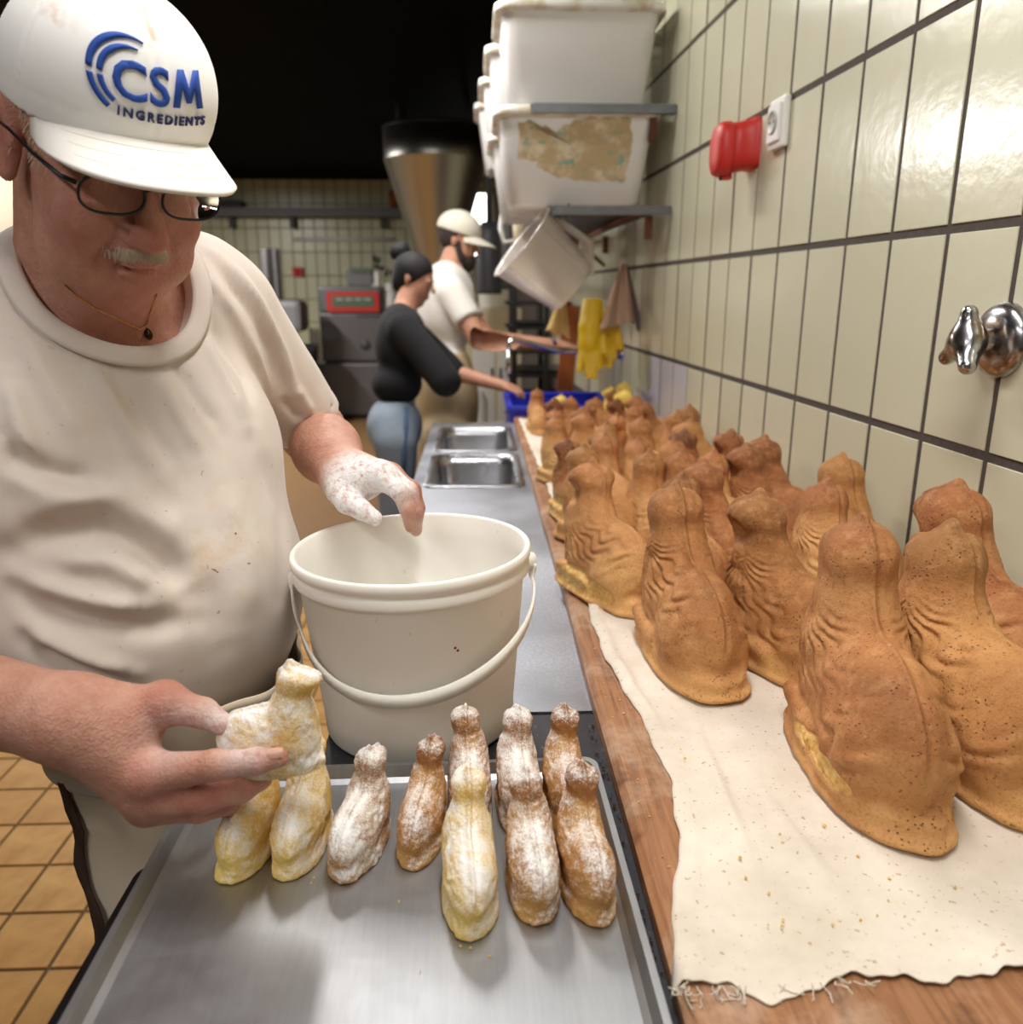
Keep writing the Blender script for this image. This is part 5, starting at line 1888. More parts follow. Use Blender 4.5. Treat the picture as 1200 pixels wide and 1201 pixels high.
MB().lathe([(0.0, 0.0012), (0.0028, 0.001), (0.0034, -0.0008)], K0 + dl_ * 0.0185 - WD * 0.006 + np.array([0, 0, 0.0]), 14, R=Rw).build('red_dot', M['red_plastic'], vv)

# wall rack: two shelves of angle iron and wire
YS0, YS1 = 2.68, 4.75
zs1, zs2 = 1.655, 1.945
XO = PY(652, 232, YS0)[0]
rk = empty('wall_rack', (0.5, 3.6, 1.4), 'galvanised wall rack with two wire shelves under white tubs', 'rack')
for zs, xo in ((zs1, XO), (zs2, XO - 0.07)):
    fr = MB()
    fr.box(((xo + wallx(YS0)) / 2 - 0.002, YS0, zs - 0.013), (wallx(YS0) - xo - 0.004, 0.022, 0.026))
    fr.build('front_bar', M['galv'], rk)
    MB().box((xo, (YS0 + YS1) / 2, zs - 0.013), (0.022, YS1 - YS0, 0.026), rz=0.0).build('outer_bar', M['galv'], rk)
    MB().box((wallx(YS1) - 0.02, (YS0 + YS1) / 2 + 0.02, zs - 0.013), (0.016, YS1 - YS0 - 0.06, 0.026)).build('wall_bar', M['rust'], rk)
    for k in range(26):
        y = YS0 + 0.06 + k * (YS1 - YS0 - 0.1) / 25
        MB().tube([(xo + 0.01, y, zs - 0.006), (wallx(y) - 0.014, y, zs - 0.006)], 0.004, 6).build('wire', M['galv'], rk)
    for y in (YS0 + 0.03, 3.7, YS1 - 0.05):
        first = y < YS0 + 0.1
        bkx = wallx(y)
        MB().box((bkx - 0.012 - 0.05 * first, y + 0.01, zs - 0.026 - 0.035), (0.02, 0.03, 0.07)).build('bracket', M['rust'], rk)
        if first: continue
        MB().tube([(bkx - 0.012, y, zs - 0.15), (bkx - 0.16, y, zs - 0.03)], 0.008, 6).build('brace', M['rust'], rk)

# white tubs
def tub_mesh(wx, wy, hz):
    def rr(hx, hy, z, r, n=6):
        P = []
        for sx, sy, a0 in ((1, 1, 0), (-1, 1, 90), (-1, -1, 180), (1, -1, 270)):
            for k in range(n + 1):
                a = R_(a0 + 90 * k / n)
                P.append((sx * (hx - r) + r * math.cos(a), sy * (hy - r) + r * math.sin(a), z))
        return P
    bx_, by_ = wx / 2 - 0.055, wy / 2 - 0.055
    tx_, ty_ = wx / 2 - 0.022, wy / 2 - 0.022
    R1 = [rr(bx_ - 0.02, by_ - 0.02, 0.0, 0.03), rr(bx_, by_, 0.012, 0.045), rr(tx_, ty_, hz - 0.03, 0.05)]
    R2 = [rr(tx_ - 0.002, ty_ - 0.002, hz - 0.030, 0.05), rr(tx_ + 0.020, ty_ + 0.020, hz - 0.028, 0.06), rr(tx_ + 0.022, ty_ + 0.022, hz - 0.018, 0.062), rr(tx_ + 0.019, ty_ + 0.019, hz - 0.004, 0.06),
          rr(tx_ + 0.012, ty_ + 0.012, hz, 0.058), rr(tx_ - 0.004, ty_ - 0.004, hz - 0.002, 0.05), rr(tx_ - 0.008, ty_ - 0.008, hz - 0.04, 0.05)]
    R3 = [rr(tx_ - 0.006, ty_ - 0.006, hz - 0.03, 0.05), rr(bx_ - 0.006, by_ - 0.006, 0.02, 0.04)]
    out = []
    for rings, cap0, cap1, flip in ((R1, True, False, False), (R2, False, False, False), (R3, False, True, False)):
        n = len(rings[0])
        V = [p for q in rings for p in q]
        F = [(i * n + k, i * n + (k + 1) % n, (i + 1) * n + (k + 1) % n, (i + 1) * n + k) for i in range(len(rings) - 1) for k in range(n)]
        if cap0: F.append(tuple(range(n - 1, -1, -1)))
        if cap1: F.append(tuple((len(rings) - 1) * n + k for k in range(n)))
        out.append((V, F))
    V = out[0][0] + out[2][0]
    b = len(out[0][0])
    F = out[0][1] + [tuple(i + b for i in f) for f in out[2][1]]
    return pmesh('tub_body', V, F), pmesh('tub_rim', *out[1])
TW, TL_, TH = 0.525, 0.40, 0.288
tb_me, tr_me = tub_mesh(TW, TL_, TH)
for me_ in (tb_me, tr_me):
    me_.polygons.foreach_set('use_smooth', [len(p.vertices) == 4 for p in me_.polygons])
tb_me.materials.append(M['tub']); tr_me.materials.append(M['tub_rim'])
TX0 = PY(578, 120, 2.70)[0] + TW / 2
TUBS = [(TX0, YS0 + 0.20, zs1 + 0.001, 'white plastic tub with a torn stained paper label, on the lower shelf'),
        (TX0 - 0.01, YS0 + 0.64, zs1 + 0.001, 'plain white tub on the lower shelf, hidden behind the labelled one'),
        (TX0 + 0.005, YS0 + 0.21, zs2 + 0.001, 'clean white plastic tub on the upper shelf above the labelled one'),
        (TX0 - 0.02, YS0 + 0.66, zs2 + 0.001, 'second white tub on the upper shelf, after the clean one'),
        (TX0 - 0.04, YS0 + 1.11, zs2 + 0.001, 'third white tub on the upper shelf, after the clean one'),
        (TX0 - 0.06, YS0 + 1.56, zs2 + 0.001, 'last white tub on the upper shelf, above the cooks')]
for k, (x, y, z, lab) in enumerate(TUBS):
    r = empty('white_tub', (x, y, z), lab, 'tub', 'white tubs on the wall rack')
    link('body', tb_me, None, r); link('rim', tr_me, None, r)
    if k == 0:
        # torn label: ragged sheet that lies on the sloping front face
        rg = np.random.RandomState(2)
        P2 = []
        out = [(-0.185, 0.10), (-0.155, 0.115), (-0.14, 0.09), (-0.10, 0.10), (-0.085, 0.075), (-0.05, 0.09), (-0.01, 0.115), (0.05, 0.122), (0.11, 0.122), (0.165, 0.12),
               (0.17, 0.07), (0.165, 0.01), (0.155, -0.055), (0.10, -0.062), (0.03, -0.055), (-0.02, -0.052), (-0.06, -0.045), (-0.10, -0.03), (-0.13, -0.005), (-0.185, 0.01)]
        for i in range(len(out)):
            a_, b_ = np.array(out[i]), np.array(out[(i + 1) % len(out)])
            for t in np.linspace(0, 1, 5)[:-1]:
                P2.append(a_ + (b_ - a_) * t + rg.normal(0, 0.0028, 2))
        Vl = []
        for (px_, pz_) in P2:
            zz = 0.135 + pz_
            yy = -(TL_ / 2 - 0.055) - (zz - 0.012) / (TH - 0.042) * 0.033 - 0.0012
            Vl.append((px_, yy, zz))
        c_ = np.mean(Vl, 0)
        me_ = pmesh('label', [c_] + Vl, [(0, i + 1, (i + 1) % len(Vl) + 1) for i in range(len(Vl))])
        lo = link('paper_label', me_, M['label'], r); lo['label'] = 'torn discoloured paper label'

# hanging clear jug
jd = 2.62
mo, bo_ = PD(629, 300, jd), PD(672, 338, jd + 0.05)
ax = (mo - bo_) / dn(mo - bo_)
Rj = basis(np.cross(ax, [0.0, 1.0, 0.0]), ax)
jg = empty('clear_jug', tuple(bo_), 'cloudy translucent plastic measuring jug hanging from the rack', 'jug')
L_ = dn(mo - bo_) + 0.06
MB().lathe([(0.0, 0.0), (0.088, 0.0), (0.096, 0.008), (0.128, L_), (0.136, L_ + 0.004), (0.134, L_ + 0.006), (0.124, L_), (0.092, 0.01), (0.0, 0.006)], bo_, 40, R=Rj).build('body', M['jug'], jg)
hd = [PD(652, 258, jd - 0.02), PD(668, 268, jd - 0.06), PD(690, 284, jd - 0.05), PD(688, 292, jd - 0.02), PD(674, 300, jd + 0.0)]
MB().tube(hd, [0.011, 0.013, 0.013, 0.012, 0.010], 8).build('handle', M['jug'], jg)
MB().tube([PD(668, 266, jd - 0.058), PD(667, 236, jd - 0.04)], 0.003, 6).build('hook', M['galv'], jg)
# cream jug behind
jc = PD(622, 262, 3.35)
j2 = empty('cream_jug', tuple(jc), 'cream plastic jug hanging behind the clear one', 'jug')
MB().lathe([(0.0, 0.0), (0.062, 0.0), (0.068, 0.006), (0.078, 0.15), (0.074, 0.15), (0.0, 0.01)], jc + np.array([0.0, 0, -0.09]), 28).build('body', M['cream_plastic'], j2)
MB().tube([jc + np.array([-0.07, 0, 0.05]), jc + np.array([-0.115, 0, 0.045]), jc + np.array([-0.125, 0, -0.02]), jc + np.array([-0.11, 0, -0.075]), jc + np.array([-0.065, 0, -0.07])], 0.009, 8).build('handle', M['white_plastic'], j2)
MB().tube([jc + np.array([0.05, 0, 0.055]), jc + np.array([0.06, 0, zs1 - 0.02 - jc[2]])], 0.003, 6).build('hook', M['galv'], j2)
# white bracket plate on the wall
pt, pz, _ = on_wall(690, 305)
pq = PD(688, 304, 3.0)
pl = MB().box(pq, (0.055, 0.012, 0.13), bev=0.003).build('white_plate', M['white_plastic'], None, pq)
tag(pl, 'small white plate hanging beside the clear jug', 'plate')


def drape(top, bottom_l, bottom_r, folds, mat, name, label, depth_amp=0.02, wav=0.006, cat='cloth'):
    top, bottom_l, bottom_r = map(np.asarray, (top, bottom_l, bottom_r))
    nu, nv = 24, 20
    V = []
    side = bottom_r - bottom_l
    for j in range(nv + 1):
        t = j / nv
        for i in range(nu + 1):
            u = i / nu
            b = bottom_l + side * u
            w_ = 0.10 + 0.90 * t ** 0.8
            p = top + (b - top) * t
            mid = top + ((bottom_l + bottom_r) / 2 - top) * t
            p = mid + side * (u - 0.5) * w_
            p = p + np.array([0, -1, 0]) * depth_amp * math.sin(u * folds * math.pi) * (0.4 + 0.6 * t) + np.array([0, 0, wav * math.sin(u * 11) * t])
            V.append(p)
    F = [(j * (nu + 1) + i, (j + 1) * (nu + 1) + i, (j + 1) * (nu + 1) + i + 1, j * (nu + 1) + i + 1) for j in range(nv) for i in range(nu)]
    o = MB().add(V, F, True).build(name, mat, None, tuple(top))
    md = o.modifiers.new('thickness', 'SOLIDIFY'); md.thickness = 0.004
    return tag(o, label, cat)
drape(PD(731, 308, 2.95), PD(703, 388, 2.85), PD(744, 376, 2.95), 3, M['pink_cloth'], 'pink_towel', 'dusty pink towel hanging on the tiled wall')
drape(PD(734, 310, 2.97), PD(742, 380, 2.98), PD(757, 394, 2.98), 2, M['grey_cloth'], 'grey_towel', 'grey towel end behind the pink towel', 0.012)
drape(PD(660, 350, 2.85), PD(640, 388, 2.85), PD(668, 396, 2.85), 2, M['beige_cloth'], 'beige_rag', 'beige rag hanging under the clear jug', 0.012)
# yellow rubber gloves
for k, (x, y, d, ln, lab) in enumerate(((694, 350, 2.90, 1.0, 'long yellow rubber glove with fingers hanging down'), (712, 362, 2.98, 0.72, 'yellow rubber glove behind the longer one, beside the towel'))):
    gs = SDF()
    T = PD(x, y, d)
    u = 0.0030 * ln
    q = lambda px_, py_, dd=0.0: PD(x + px_, y + py_ * ln, d + dd)
    gs.rc(q(2, 0), q(-2, 34), 0.036, 0.040, 0.01)
    gs.rc(q(-2, 34), q(-4, 52), 0.040, 0.036, 0.01)
    for fx, fy, ft, r in ((-14, 84, 46, 0.011), (-5, 90, 50, 0.012), (3, 92, 50, 0.012), (9, 80, 48, 0.011), (16, 64, 30, 0.012)):
        gs.rc(q(fx * 0.7, ft), q(fx, fy), r * 1.15, r, 0.006)
    def gf(p): return np.maximum(gs(p), (p[:, 2] - T[2]))
    lo_, hi_ = T - np.array([0.12, 0.10, 0.34]), T + np.array([0.12, 0.10, 0.03])
    V, Q = sdf_mesh(gf, lo_, hi_, 0.006)
    V = V + 0.002 * wnoise(V, 60, 70 + k)[:, None] * np.array([0.5, 1, 0.2])
    o = link('rubber_glove', np_mesh('rubber_glove', V - T, Q), M['yellow_rubber'])
    o.location = T
    tag(o, lab, 'glove', 'yellow rubber gloves')

# ================================================================== far part of the bakery
# hopper
hc = PD(512, 240, 6.0)
hz = lambda y: float(PD(512, y, 6.0)[2])
ho = empty('flour_hopper', (hc[0], hc[1], hz(330)), 'large conical stainless steel flour hopper under the dark ceiling', 'hopper')
rh = 0.372
MB().lathe([(rh - 0.01, hz(158)), (rh, hz(156)), (rh, hz(190))], (hc[0], hc[1], 0), 64).build('drum', M['hopper'], ho)
MB().lathe([(rh, hz(190)), (rh + 0.006, hz(190) - 0.005), (rh, hz(190) - 0.012), (0.115, hz(325)), (0.11, hz(328))], (hc[0], hc[1], 0), 64).build('cone', M['hopper'], ho)
MB().lathe([(0.11, hz(328)), (0.12, hz(330)), (0.12, hz(342)), (0.0, hz(342))], (hc[0], hc[1], 0), 32).build('outlet', M['galv'], ho)
MB().lathe([(0.0, hz(152)), (rh - 0.06, hz(152)), (rh + 0.01, hz(156)), (rh + 0.01, hz(158))], (hc[0], hc[1], 0), 48).build('lid', M['galv'], ho)
for a in (45, 135, 225, 315):
    p = np.array([hc[0] + (rh - 0.03) * math.cos(R_(a)), hc[1] + (rh - 0.03) * math.sin(R_(a)), hz(155)])
    MB().tube([p, (p[0], p[1], CEIL)], 0.012, 6).build('hanger', M['dark_grey'], ho)
# dark duct along the ceiling
dc = PD(540, 120, 7.5)
tg = MB().box((dc[0] - 0.1, dc[1], CEIL - 0.09), (0.9, 0.3, 0.17), bev=0.01).build('ceiling_duct', M['dark_grey'], None, (dc[0], dc[1], CEIL - 0.18))
tag(tg, 'dark ventilation duct under the ceiling above the hopper', 'duct')

YW = Y_BACK - 0.01
P_ = lambda x, y, Y=YW: PY(x, y, Y)
# shelf on far wall
a, b = P_(240, 250), P_(472, 250)
sf_ = empty('far_shelf', (0.5 * (a[0] + b[0]), YW, a[2]), 'long dark shelf on the far tiled wall', 'shelf')
MB().box(((a[0] + b[0]) / 2, YW - 0.12, a[2]), (b[0] - a[0], 0.22, 0.10)).build('plank', M['grey_paint'], sf_)
for x in (275, 345, 450):
    p = P_(x, 262); MB().box((p[0], YW - 0.08, p[2]), (0.05, 0.14, 0.12)).build('bracket', M['dark_grey'], sf_)
it = MB().box(P_(272, 246) + np.array([0, -0.14, 0.05]), (0.35, 0.16, 0.08), bev=0.01).build('dark_box', M['black'], None, P_(272, 246))
tag(it, 'flat dark box on the far shelf', 'box')
bt = MB().lathe([(0.0, 0), (0.06, 0), (0.06, 0.16), (0.03, 0.2), (0.0, 0.2)], P_(464, 246) + np.array([0, -0.14, 0.02]), 14).build('orange_jar', M['orange_wood'], None)
tag(bt, 'small orange jar at the end of the far shelf', 'jar')
# conduit and red button, tap on the far wall
cd = MB(); cd.tube([P_(342, 281) + [0, -0.02, 0], P_(462, 281) + [0, -0.02, 0]], 0.022, 8)
tag(cd.build('conduit_pipe', M['white_plastic'], None, P_(342, 281)), 'white conduit pipe along the far tiled wall', 'pipe')
rb_ = empty('red_button', tuple(P_(350, 319)), 'red emergency button on the far wall', 'button')
MB().box(P_(350, 319) + [0, -0.03, 0], (0.13, 0.06, 0.11), bev=0.01).build('box', M['red_plastic'], rb_)
MB().lathe([(0, 0.03), (0.03, 0.028), (0.035, 0.0)], P_(350, 319) + [0, -0.06, 0], 14, R=np.array([[1, 0, 0], [0, 0, -1], [0, 1, 0.0]])).build('knob', M['red_plastic'], rb_)
tp_ = MB(); tp_.tube([P_(440, 312) + [0, -0.01, 0], P_(440, 312) + [0, -0.15, 0], P_(455, 314) + [0, -0.22, -0.02], P_(455, 318) + [0, -0.22, -0.06]], 0.022, 8)
tp_.tube([P_(440, 309) + [0, -0.06, 0.03], P_(440, 309) + [0, -0.10, 0.08]], 0.03, 8)
tag(tp_.build('far_tap', M['chrome_worn'], None, P_(440, 312)), 'brassy tap on the far tiled wall', 'tap')
# lit window at the back
wn = empty('window_1', tuple(P_(562, 262)), None, None); wn['kind'] = 'structure'; wn['label'] = 'bright lit window in the far corner'
c = P_(563, 264)
MB().box(c + np.array([0, 0.0, 0]), (0.30, 0.02, 0.72)).build('pane', M['lit'], wn)
for dx in (-0.165, 0.165): MB().box(c + np.array([dx, -0.01, 0]), (0.03, 0.04, 0.78)).build('window_frame', M['white_plastic'], wn)
for dz in (-0.375, 0.375): MB().box(c + np.array([0, -0.01, dz]), (0.36, 0.04, 0.03)).build('window_frame', M['white_plastic'], wn)

# dough divider machine
YM = 9.25
q = lambda x, y, Y=YM: PY(x, y, Y)
def pbox(x0, y0, x1, y1, Y, dep):
    a, b = PY(x0, y1, Y), PY(x1, y0, Y)
    return ((a[0] + b[0]) / 2, Y + dep / 2, (a[2] + b[2]) / 2), (abs(b[0] - a[0]), dep, abs(b[2] - a[2]))
mc = empty('dough_machine', tuple(q(415, 495)), 'grey steel dough machine with red framed control panel by the far wall', 'machine')
c, d = pbox(356, 426, 492, 488, YM, 0.75); MB().box(c, d, bev=0.02).build('base', M['grey_machine'], mc)
c, d = pbox(378, 367, 484, 424, YM + 0.05, 0.65); MB().box(c, d, bev=0.02).build('cabinet', M['grey_machine'], mc)
c, d = pbox(374, 336, 447, 367, YM + 0.03, 0.65); hdm = MB().box(c, d, bev=0.03).build('head', M['grey_machine'], mc)
c, d = pbox(384, 342, 444, 366, YM + 0.005, 0.03); pn = MB().box(c, d, bev=0.005).build('control_panel', M['red_plastic'], mc)
c, d = pbox(390, 347, 438, 360, YM - 0.004, 0.02); MB().box(c, d).build('display', M['green_screen'], pn)
for k in range(4):
    c, d = pbox(394 + k * 11, 350, 402 + k * 11, 352, YM - 0.008, 0.008); MB().box(c, d).build('display_line', M['socket_inner'], pn)
c, d = pbox(382, 424, 480, 427, YM + 0.03, 0.6); MB().box(c, d).build('slot', M['black'], mc)
c, d = pbox(418, 370, 470, 372, YM + 0.04, 0.02); MB().box(c, d).build('badge', M['dark_grey'], mc)
MB().lathe([(0, 0.01), (0.05, 0.01), (0.06, 0)], q(429, 405, YM + 0.05), 16, R=np.array([[1, 0, 0], [0, 0, -1], [0, 1, 0.0]])).build('dial', M['dark_grey'], mc)
for x in (362, 480):
    p = q(x, 488); MB().box((p[0], YM + 0.3, p[2] / 2 - 0.005), (0.07, 0.07, p[2])).build('foot', M['black'], mc)
sc = empty('bench_scale', tuple(q(422, 336)), 'grey bench scale with green display on the dough machine', 'scale')
c, d = pbox(407, 316, 440, 335, YM + 0.1, 0.3); MB().box(c, d, bev=0.015).build('body', M['grey_paint'], sc)
c, d = pbox(412, 314, 436, 320, YM + 0.08, 0.03); MB().box(c, d).build('display', M['green_screen'], sc)
c, d = pbox(436, 318, 444, 336, YM + 0.1, 0.2); MB().box(c, d, bev=0.01).build('side_panel', M['white_plastic'], sc)
p = q(458, 366.6, YM + 0.2)
tag(MB().lathe([(0, 0), (0.085, 0), (0.09, 0.02), (0.09, 0.2), (0.05, 0.26), (0.045, 0.32), (0.0, 0.32)], p, 20).build('white_canister', M['white_plastic'], None, p), 'white canister standing at the dough machine', 'canister')
# mixer
YX = 8.6
mx = empty('dough_mixer', tuple(PY(330, 500, YX)), 'grey dough mixer with tall steel column by the far wall', 'mixer')
c, d = pbox(312, 290, 332, 500, YX + 0.2, 0.2); c = (c[0], c[1], c[2] / 1.0)
z1_ = PY(322, 290, YX)[2]
MB().box((c[0], YX + 0.3, z1_ / 2), (0.17, 0.18, z1_), bev=0.02).build('column', M['grey_machine'], mx)
MB().box((c[0] + 0.01, YX + 0.2, z1_ - 0.25), (0.05, 0.03, 0.5)).build('guide_rail', M['chrome'], mx)
c, d = pbox(322, 352, 352, 390, YX, 0.4); MB().box(c, d, bev=0.06).build('head', M['grey_paint'], mx)
pb_ = PY(340, 440, YX)
MB().lathe([(0.0, 0), (0.22, 0.0), (0.27, 0.1), (0.29, 0.3), (0.28, 0.3), (0.0, 0.04)], (pb_[0], YX + 0.1, pb_[2]), 28).build('bowl', M['dark_grey'], mx)
MB().box((pb_[0], YX + 0.15, pb_[2] / 2), (0.45, 0.5, pb_[2]), bev=0.02).build('base', M['dark_grey'], mx)
for k, x in enumerate((366, 372)):
    p = PY(x, 424, 9.2)
    tag(MB().lathe([(0, 0), (0.03, 0), (0.03, 0.3), (0.015, 0.36), (0, 0.36)], p + [0, 0.1, 0], 10).build('slim_bottle', M['white_plastic'], None, p + [0, 0.1, 0]),
        'slim pale bottle standing between mixer and dough machine', 'bottle', 'slim bottles')

# cream cabinet, bottle, white pot, grey vacuum column
cb = empty('cream_cabinet', (float(PY(572, 500, 5.6)[0]), 5.85, 0), 'cream metal cabinet behind the bearded cook', 'cabinet')
c, d = pbox(548, 362, 612, 520, 5.6, 0.5); zt = c[2] + d[2] / 2
MB().box((c[0], c[1], zt / 2), (d[0], 0.5, zt), bev=0.01).build('body', M['cream_plastic'], cb)
c2, d2 = pbox(556, 405, 580, 495, 5.59, 0.02); MB().box(c2, d2, bev=0.004).build('door', M['white_plastic'], cb)
c2, d2 = pbox(584, 405, 606, 495, 5.59, 0.02); MB().box(c2, d2, bev=0.004).build('door', M['white_plastic'], cb)
for x in (577, 587): 
    p = PY(x, 440, 5.575); MB().box(p, (0.012, 0.02, 0.1)).build('handle', M['chrome'], cb)
pw = PY(582, 362, 5.8)
tag(MB().lathe([(0, 0), (0.10, 0), (0.115, 0.01), (0.125, 0.115), (0.13, 0.12), (0.12, 0.12), (0, 0.01)], (pw[0], 5.8, zt + 0.001), 24).build('white_pot', M['white_plastic'], None, (pw[0], 5.8, zt)), 'white plastic pot on the cream cabinet', 'pot')
gv = empty('insect_lamp', tuple(PD(574, 345, 5.0)), 'grey column device with blue glowing lamp above the cabinet', 'device')
MB().lathe([(0.0, 0), (0.075, 0.0), (0.078, 0.02), (0.078, 0.30), (0.07, 0.36), (0.045, 0.42), (0.0, 0.42)], PD(574, 345, 5.0), 24).build('body', M['dark_grey'], gv)
MB().box(PD(583, 278, 4.93), (0.035, 0.02, 0.14), bev=0.004).build('blue_lamp', M['led'], gv)
MB().tube([PD(574, 264, 5.0), np.array([*PD(574, 264, 5.0)[:2], CEIL])], 0.02, 8).build('cable', M['dark_grey'], gv)
st2 = empty('low_stool', tuple(PD(562, 560, 4.7)), 'low white side table between the cooks and the rack', 'table')
p = PD(562, 499, 4.7)
MB().box((p[0], p[1], p[2] - 0.015), (0.3, 0.3, 0.03), bev=0.004).build('top', M['white_plastic'], st2)
for dx in (-0.12, 0.12):
    for dy in (-0.12, 0.12): MB().box((p[0] + dx, p[1] + dy, (p[2] - 0.03) / 2), (0.03, 0.03, p[2] - 0.03)).build('leg', M['grey_paint'], st2)
tag(MB().lathe([(0, 0), (0.045, 0), (0.05, 0.01), (0.05, 0.15), (0.03, 0.18), (0.03, 0.2), (0, 0.2)], p, 18).build('white_bottle', M['white_plastic'], None, p), 'white bottle on the low side table', 'bottle')

# black rack trolley
tr_ = empty('black_rack', (0.5, 4.75, 0), 'black tray rack trolley behind the sink', 'rack')
xa, xb_ = PD(601, 400, 4.9)[0], PD(672, 400, 4.9)[0]
y0_, y1_ = 4.72, 5.15
for x in (xa, (xa + xb_) / 2, xb_):
    for y in (y0_, y1_):
        MB().box((x, y, 0.78), (0.03, 0.03, 1.36), bev=0.003).build('post', M['black'], tr_)
for k in range(9):
    z = 0.25 + k * 0.135
    for y in (y0_, y1_): MB().box(((xa + xb_) / 2, y, z), (xb_ - xa + 0.08, 0.018, 0.018)).build('rail', M['black'], tr_)
    for x in (xa, xb_): MB().box((x, (y0_ + y1_) / 2, z), (0.018, y1_ - y0_, 0.018)).build('rail', M['black'], tr_)
for x in (xa, xb_):
    for y in (y0_, y1_): MB().lathe([(0, -0.05), (0.05, -0.05), (0.05, -0.02), (0, -0.02)], (x, y, 0.05), 14, R=np.array([[0, 0, 1], [0, 1, 0], [-1, 0, 0.0]])).build('caster', M['dark_grey'], tr_)
for k, z in enumerate((0.925, 1.195)):
    tr2 = MB().box(((xa + xb_) / 2, (y0_ + y1_) / 2, z + 0.02), (xb_ - xa - 0.02, y1_ - y0_ - 0.02, 0.02), bev=0.004).build('oven_tray', M['tray_dark'], None, ((xa + xb_) / 2, y0_, z))
    tag(tr2, ['dark oven tray low in the black rack', 'dark oven tray high in the black rack'][k], 'tray', 'trays in the black rack')
# orange-brown peel board against the rack
p = PD(664, 470, 4.2)
ob = MB().box((p[0], p[1], 1.02), (0.085, 0.02, 0.62), R=np.array(Matrix.Rotation(R_(4), 3, 'Y')), bev=0.004)
tag(ob.build('wooden_peel', M['orange_wood'], None, (p[0], p[1], 0.9)), 'orange-brown wooden peel leaning upright by the black rack', 'peel')
# swivel tap over the sink
tpz = PD(597, 399, 3.15)
tw = PD(655, 412, 3.3)
tap = empty('swivel_tap', (wallx(tw[1]), tw[1], tw[2]), 'chrome swivel tap over the sink', 'tap')
MB().tube([np.array([wallx(tw[1]) - 0.004, tw[1], tw[2]]), tw + [0.05, 0, 0], tw, PD(630, 405, 3.22), PD(602, 397, 3.15), tpz + [0, 0, -0.01], PD(597, 410, 3.15)], 0.010, 10).build('spout', M['chrome'], tap)
MB().lathe([(0, 0.02), (0.03, 0.018), (0.034, 0)], (wallx(tw[1]), tw[1], tw[2]), 18, R=Rw).build('rosette', M['chrome'], tap)
MB().tube([PD(597, 410, 3.15), PD(597, 438, 3.15)], 0.011, 10).build('nozzle', M['chrome_worn'], tap)
MB().tube([PD(652, 404, 3.28), PD(646, 392, 3.25)], 0.008, 8).build('lever', M['chrome'], tap)

# ================================================================== the two cooks
def build_person(name, label, S, lo, hi, h, mat, red=0.2):
    r = empty(name, (0, 0, 0), label, 'person')
    V, Q = sdf_mesh(S, lo, hi, h)
    base = np.array([V[:, 0].mean(), V[:, 1].mean(), 0])
    r.location = base
    n = len(V)
    o = link('body', np_mesh('body', V - base, Q, {'red': np.full(n, red), 'flour': np.zeros(n)}), mat, r)
    return r, base


def sub(r, base, name, fn, lo, hi, h, mat):
    V, Q = sdf_mesh(fn, lo, hi, h)
    at = {'stain': np.zeros(len(V))}
    return link(name, np_mesh(name, V - base, Q, at), mat, r)


def head_ops(S, C, R, k=0.85):
    el = lambda l, f, u, r, kk=0.012: S.el(C + R @ (np.array([l, f, u]) * k), tuple(np.array(r) * k), R, kk)
    el(0, -0.012, 0.035, (0.076, 0.095, 0.085)); el(0, 0.030, -0.030, (0.062, 0.062, 0.080)); el(0, 0.055, -0.098, (0.030, 0.028, 0.022), 0.02)
    S.rc(C + R @ np.array([0, 0.088, 0.008]) * k, C + R @ np.array([0, 0.112, -0.026]) * k, 0.007, 0.010, 0.006)
    el(0, 0.092, -0.060, (0.020, 0.010, 0.006), 0.006); el(0, 0.089, -0.073, (0.018, 0.010, 0.006), 0.006)
    for s in (-1, 1):
        el(s * 0.028, 0.083, 0.020, (0.025, 0.010, 0.007), 0.008)
        S.cut(C + R @ (np.array([s * 0.031, 0.100, 0.003]) * k), (0.014, 0.012, 0.009), R, 0.008)
        el(s * 0.031, 0.077, 0.001, (0.013, 0.012, 0.012), 0.003)
        el(s * 0.076, -0.010, -0.005, (0.008, 0.017, 0.030), 0.005)


def hand_ops(S, W_, dirn, down, sc=1.0):
    dirn = dirn / dn(dirn); sd = np.cross(dirn, down); sd /= dn(sd)
    P0 = W_ + dirn * 0.045 * sc
    S.rc(W_, P0 + sd * 0.012, 0.024 * sc, 0.021 * sc, 0.01); S.rc(W_, P0 - sd * 0.014, 0.024 * sc, 0.020 * sc, 0.01)
    for i, (o, ln) in enumerate(((-0.030, 0.058), (-0.010, 0.070), (0.010, 0.066), (0.028, 0.052))):
        a = P0 + sd * o * sc + dirn * 0.02
        b = a + (dirn + down * 0.25) * ln * 0.5 * sc
        c = b + (dirn * 0.6 + down * 0.8) * ln * 0.5 * sc
        S.rc(a - dirn * 0.02, a, 0.011 * sc, 0.010 * sc, 0.004); S.rc(a, b, 0.0095 * sc, 0.0085 * sc, 0.003); S.rc(b, c, 0.0085 * sc, 0.007 * sc, 0.003)
    t = W_ + dirn * 0.02 + sd * 0.026
    S.rc(t, t + dirn * 0.03 + sd * 0.016 + down * 0.01, 0.013 * sc, 0.0105 * sc, 0.006)
    S.rc(t + dirn * 0.03 + sd * 0.016 + down * 0.01, t + dirn * 0.058 + sd * 0.018 + down * 0.026, 0.0105 * sc, 0.008 * sc, 0.003)


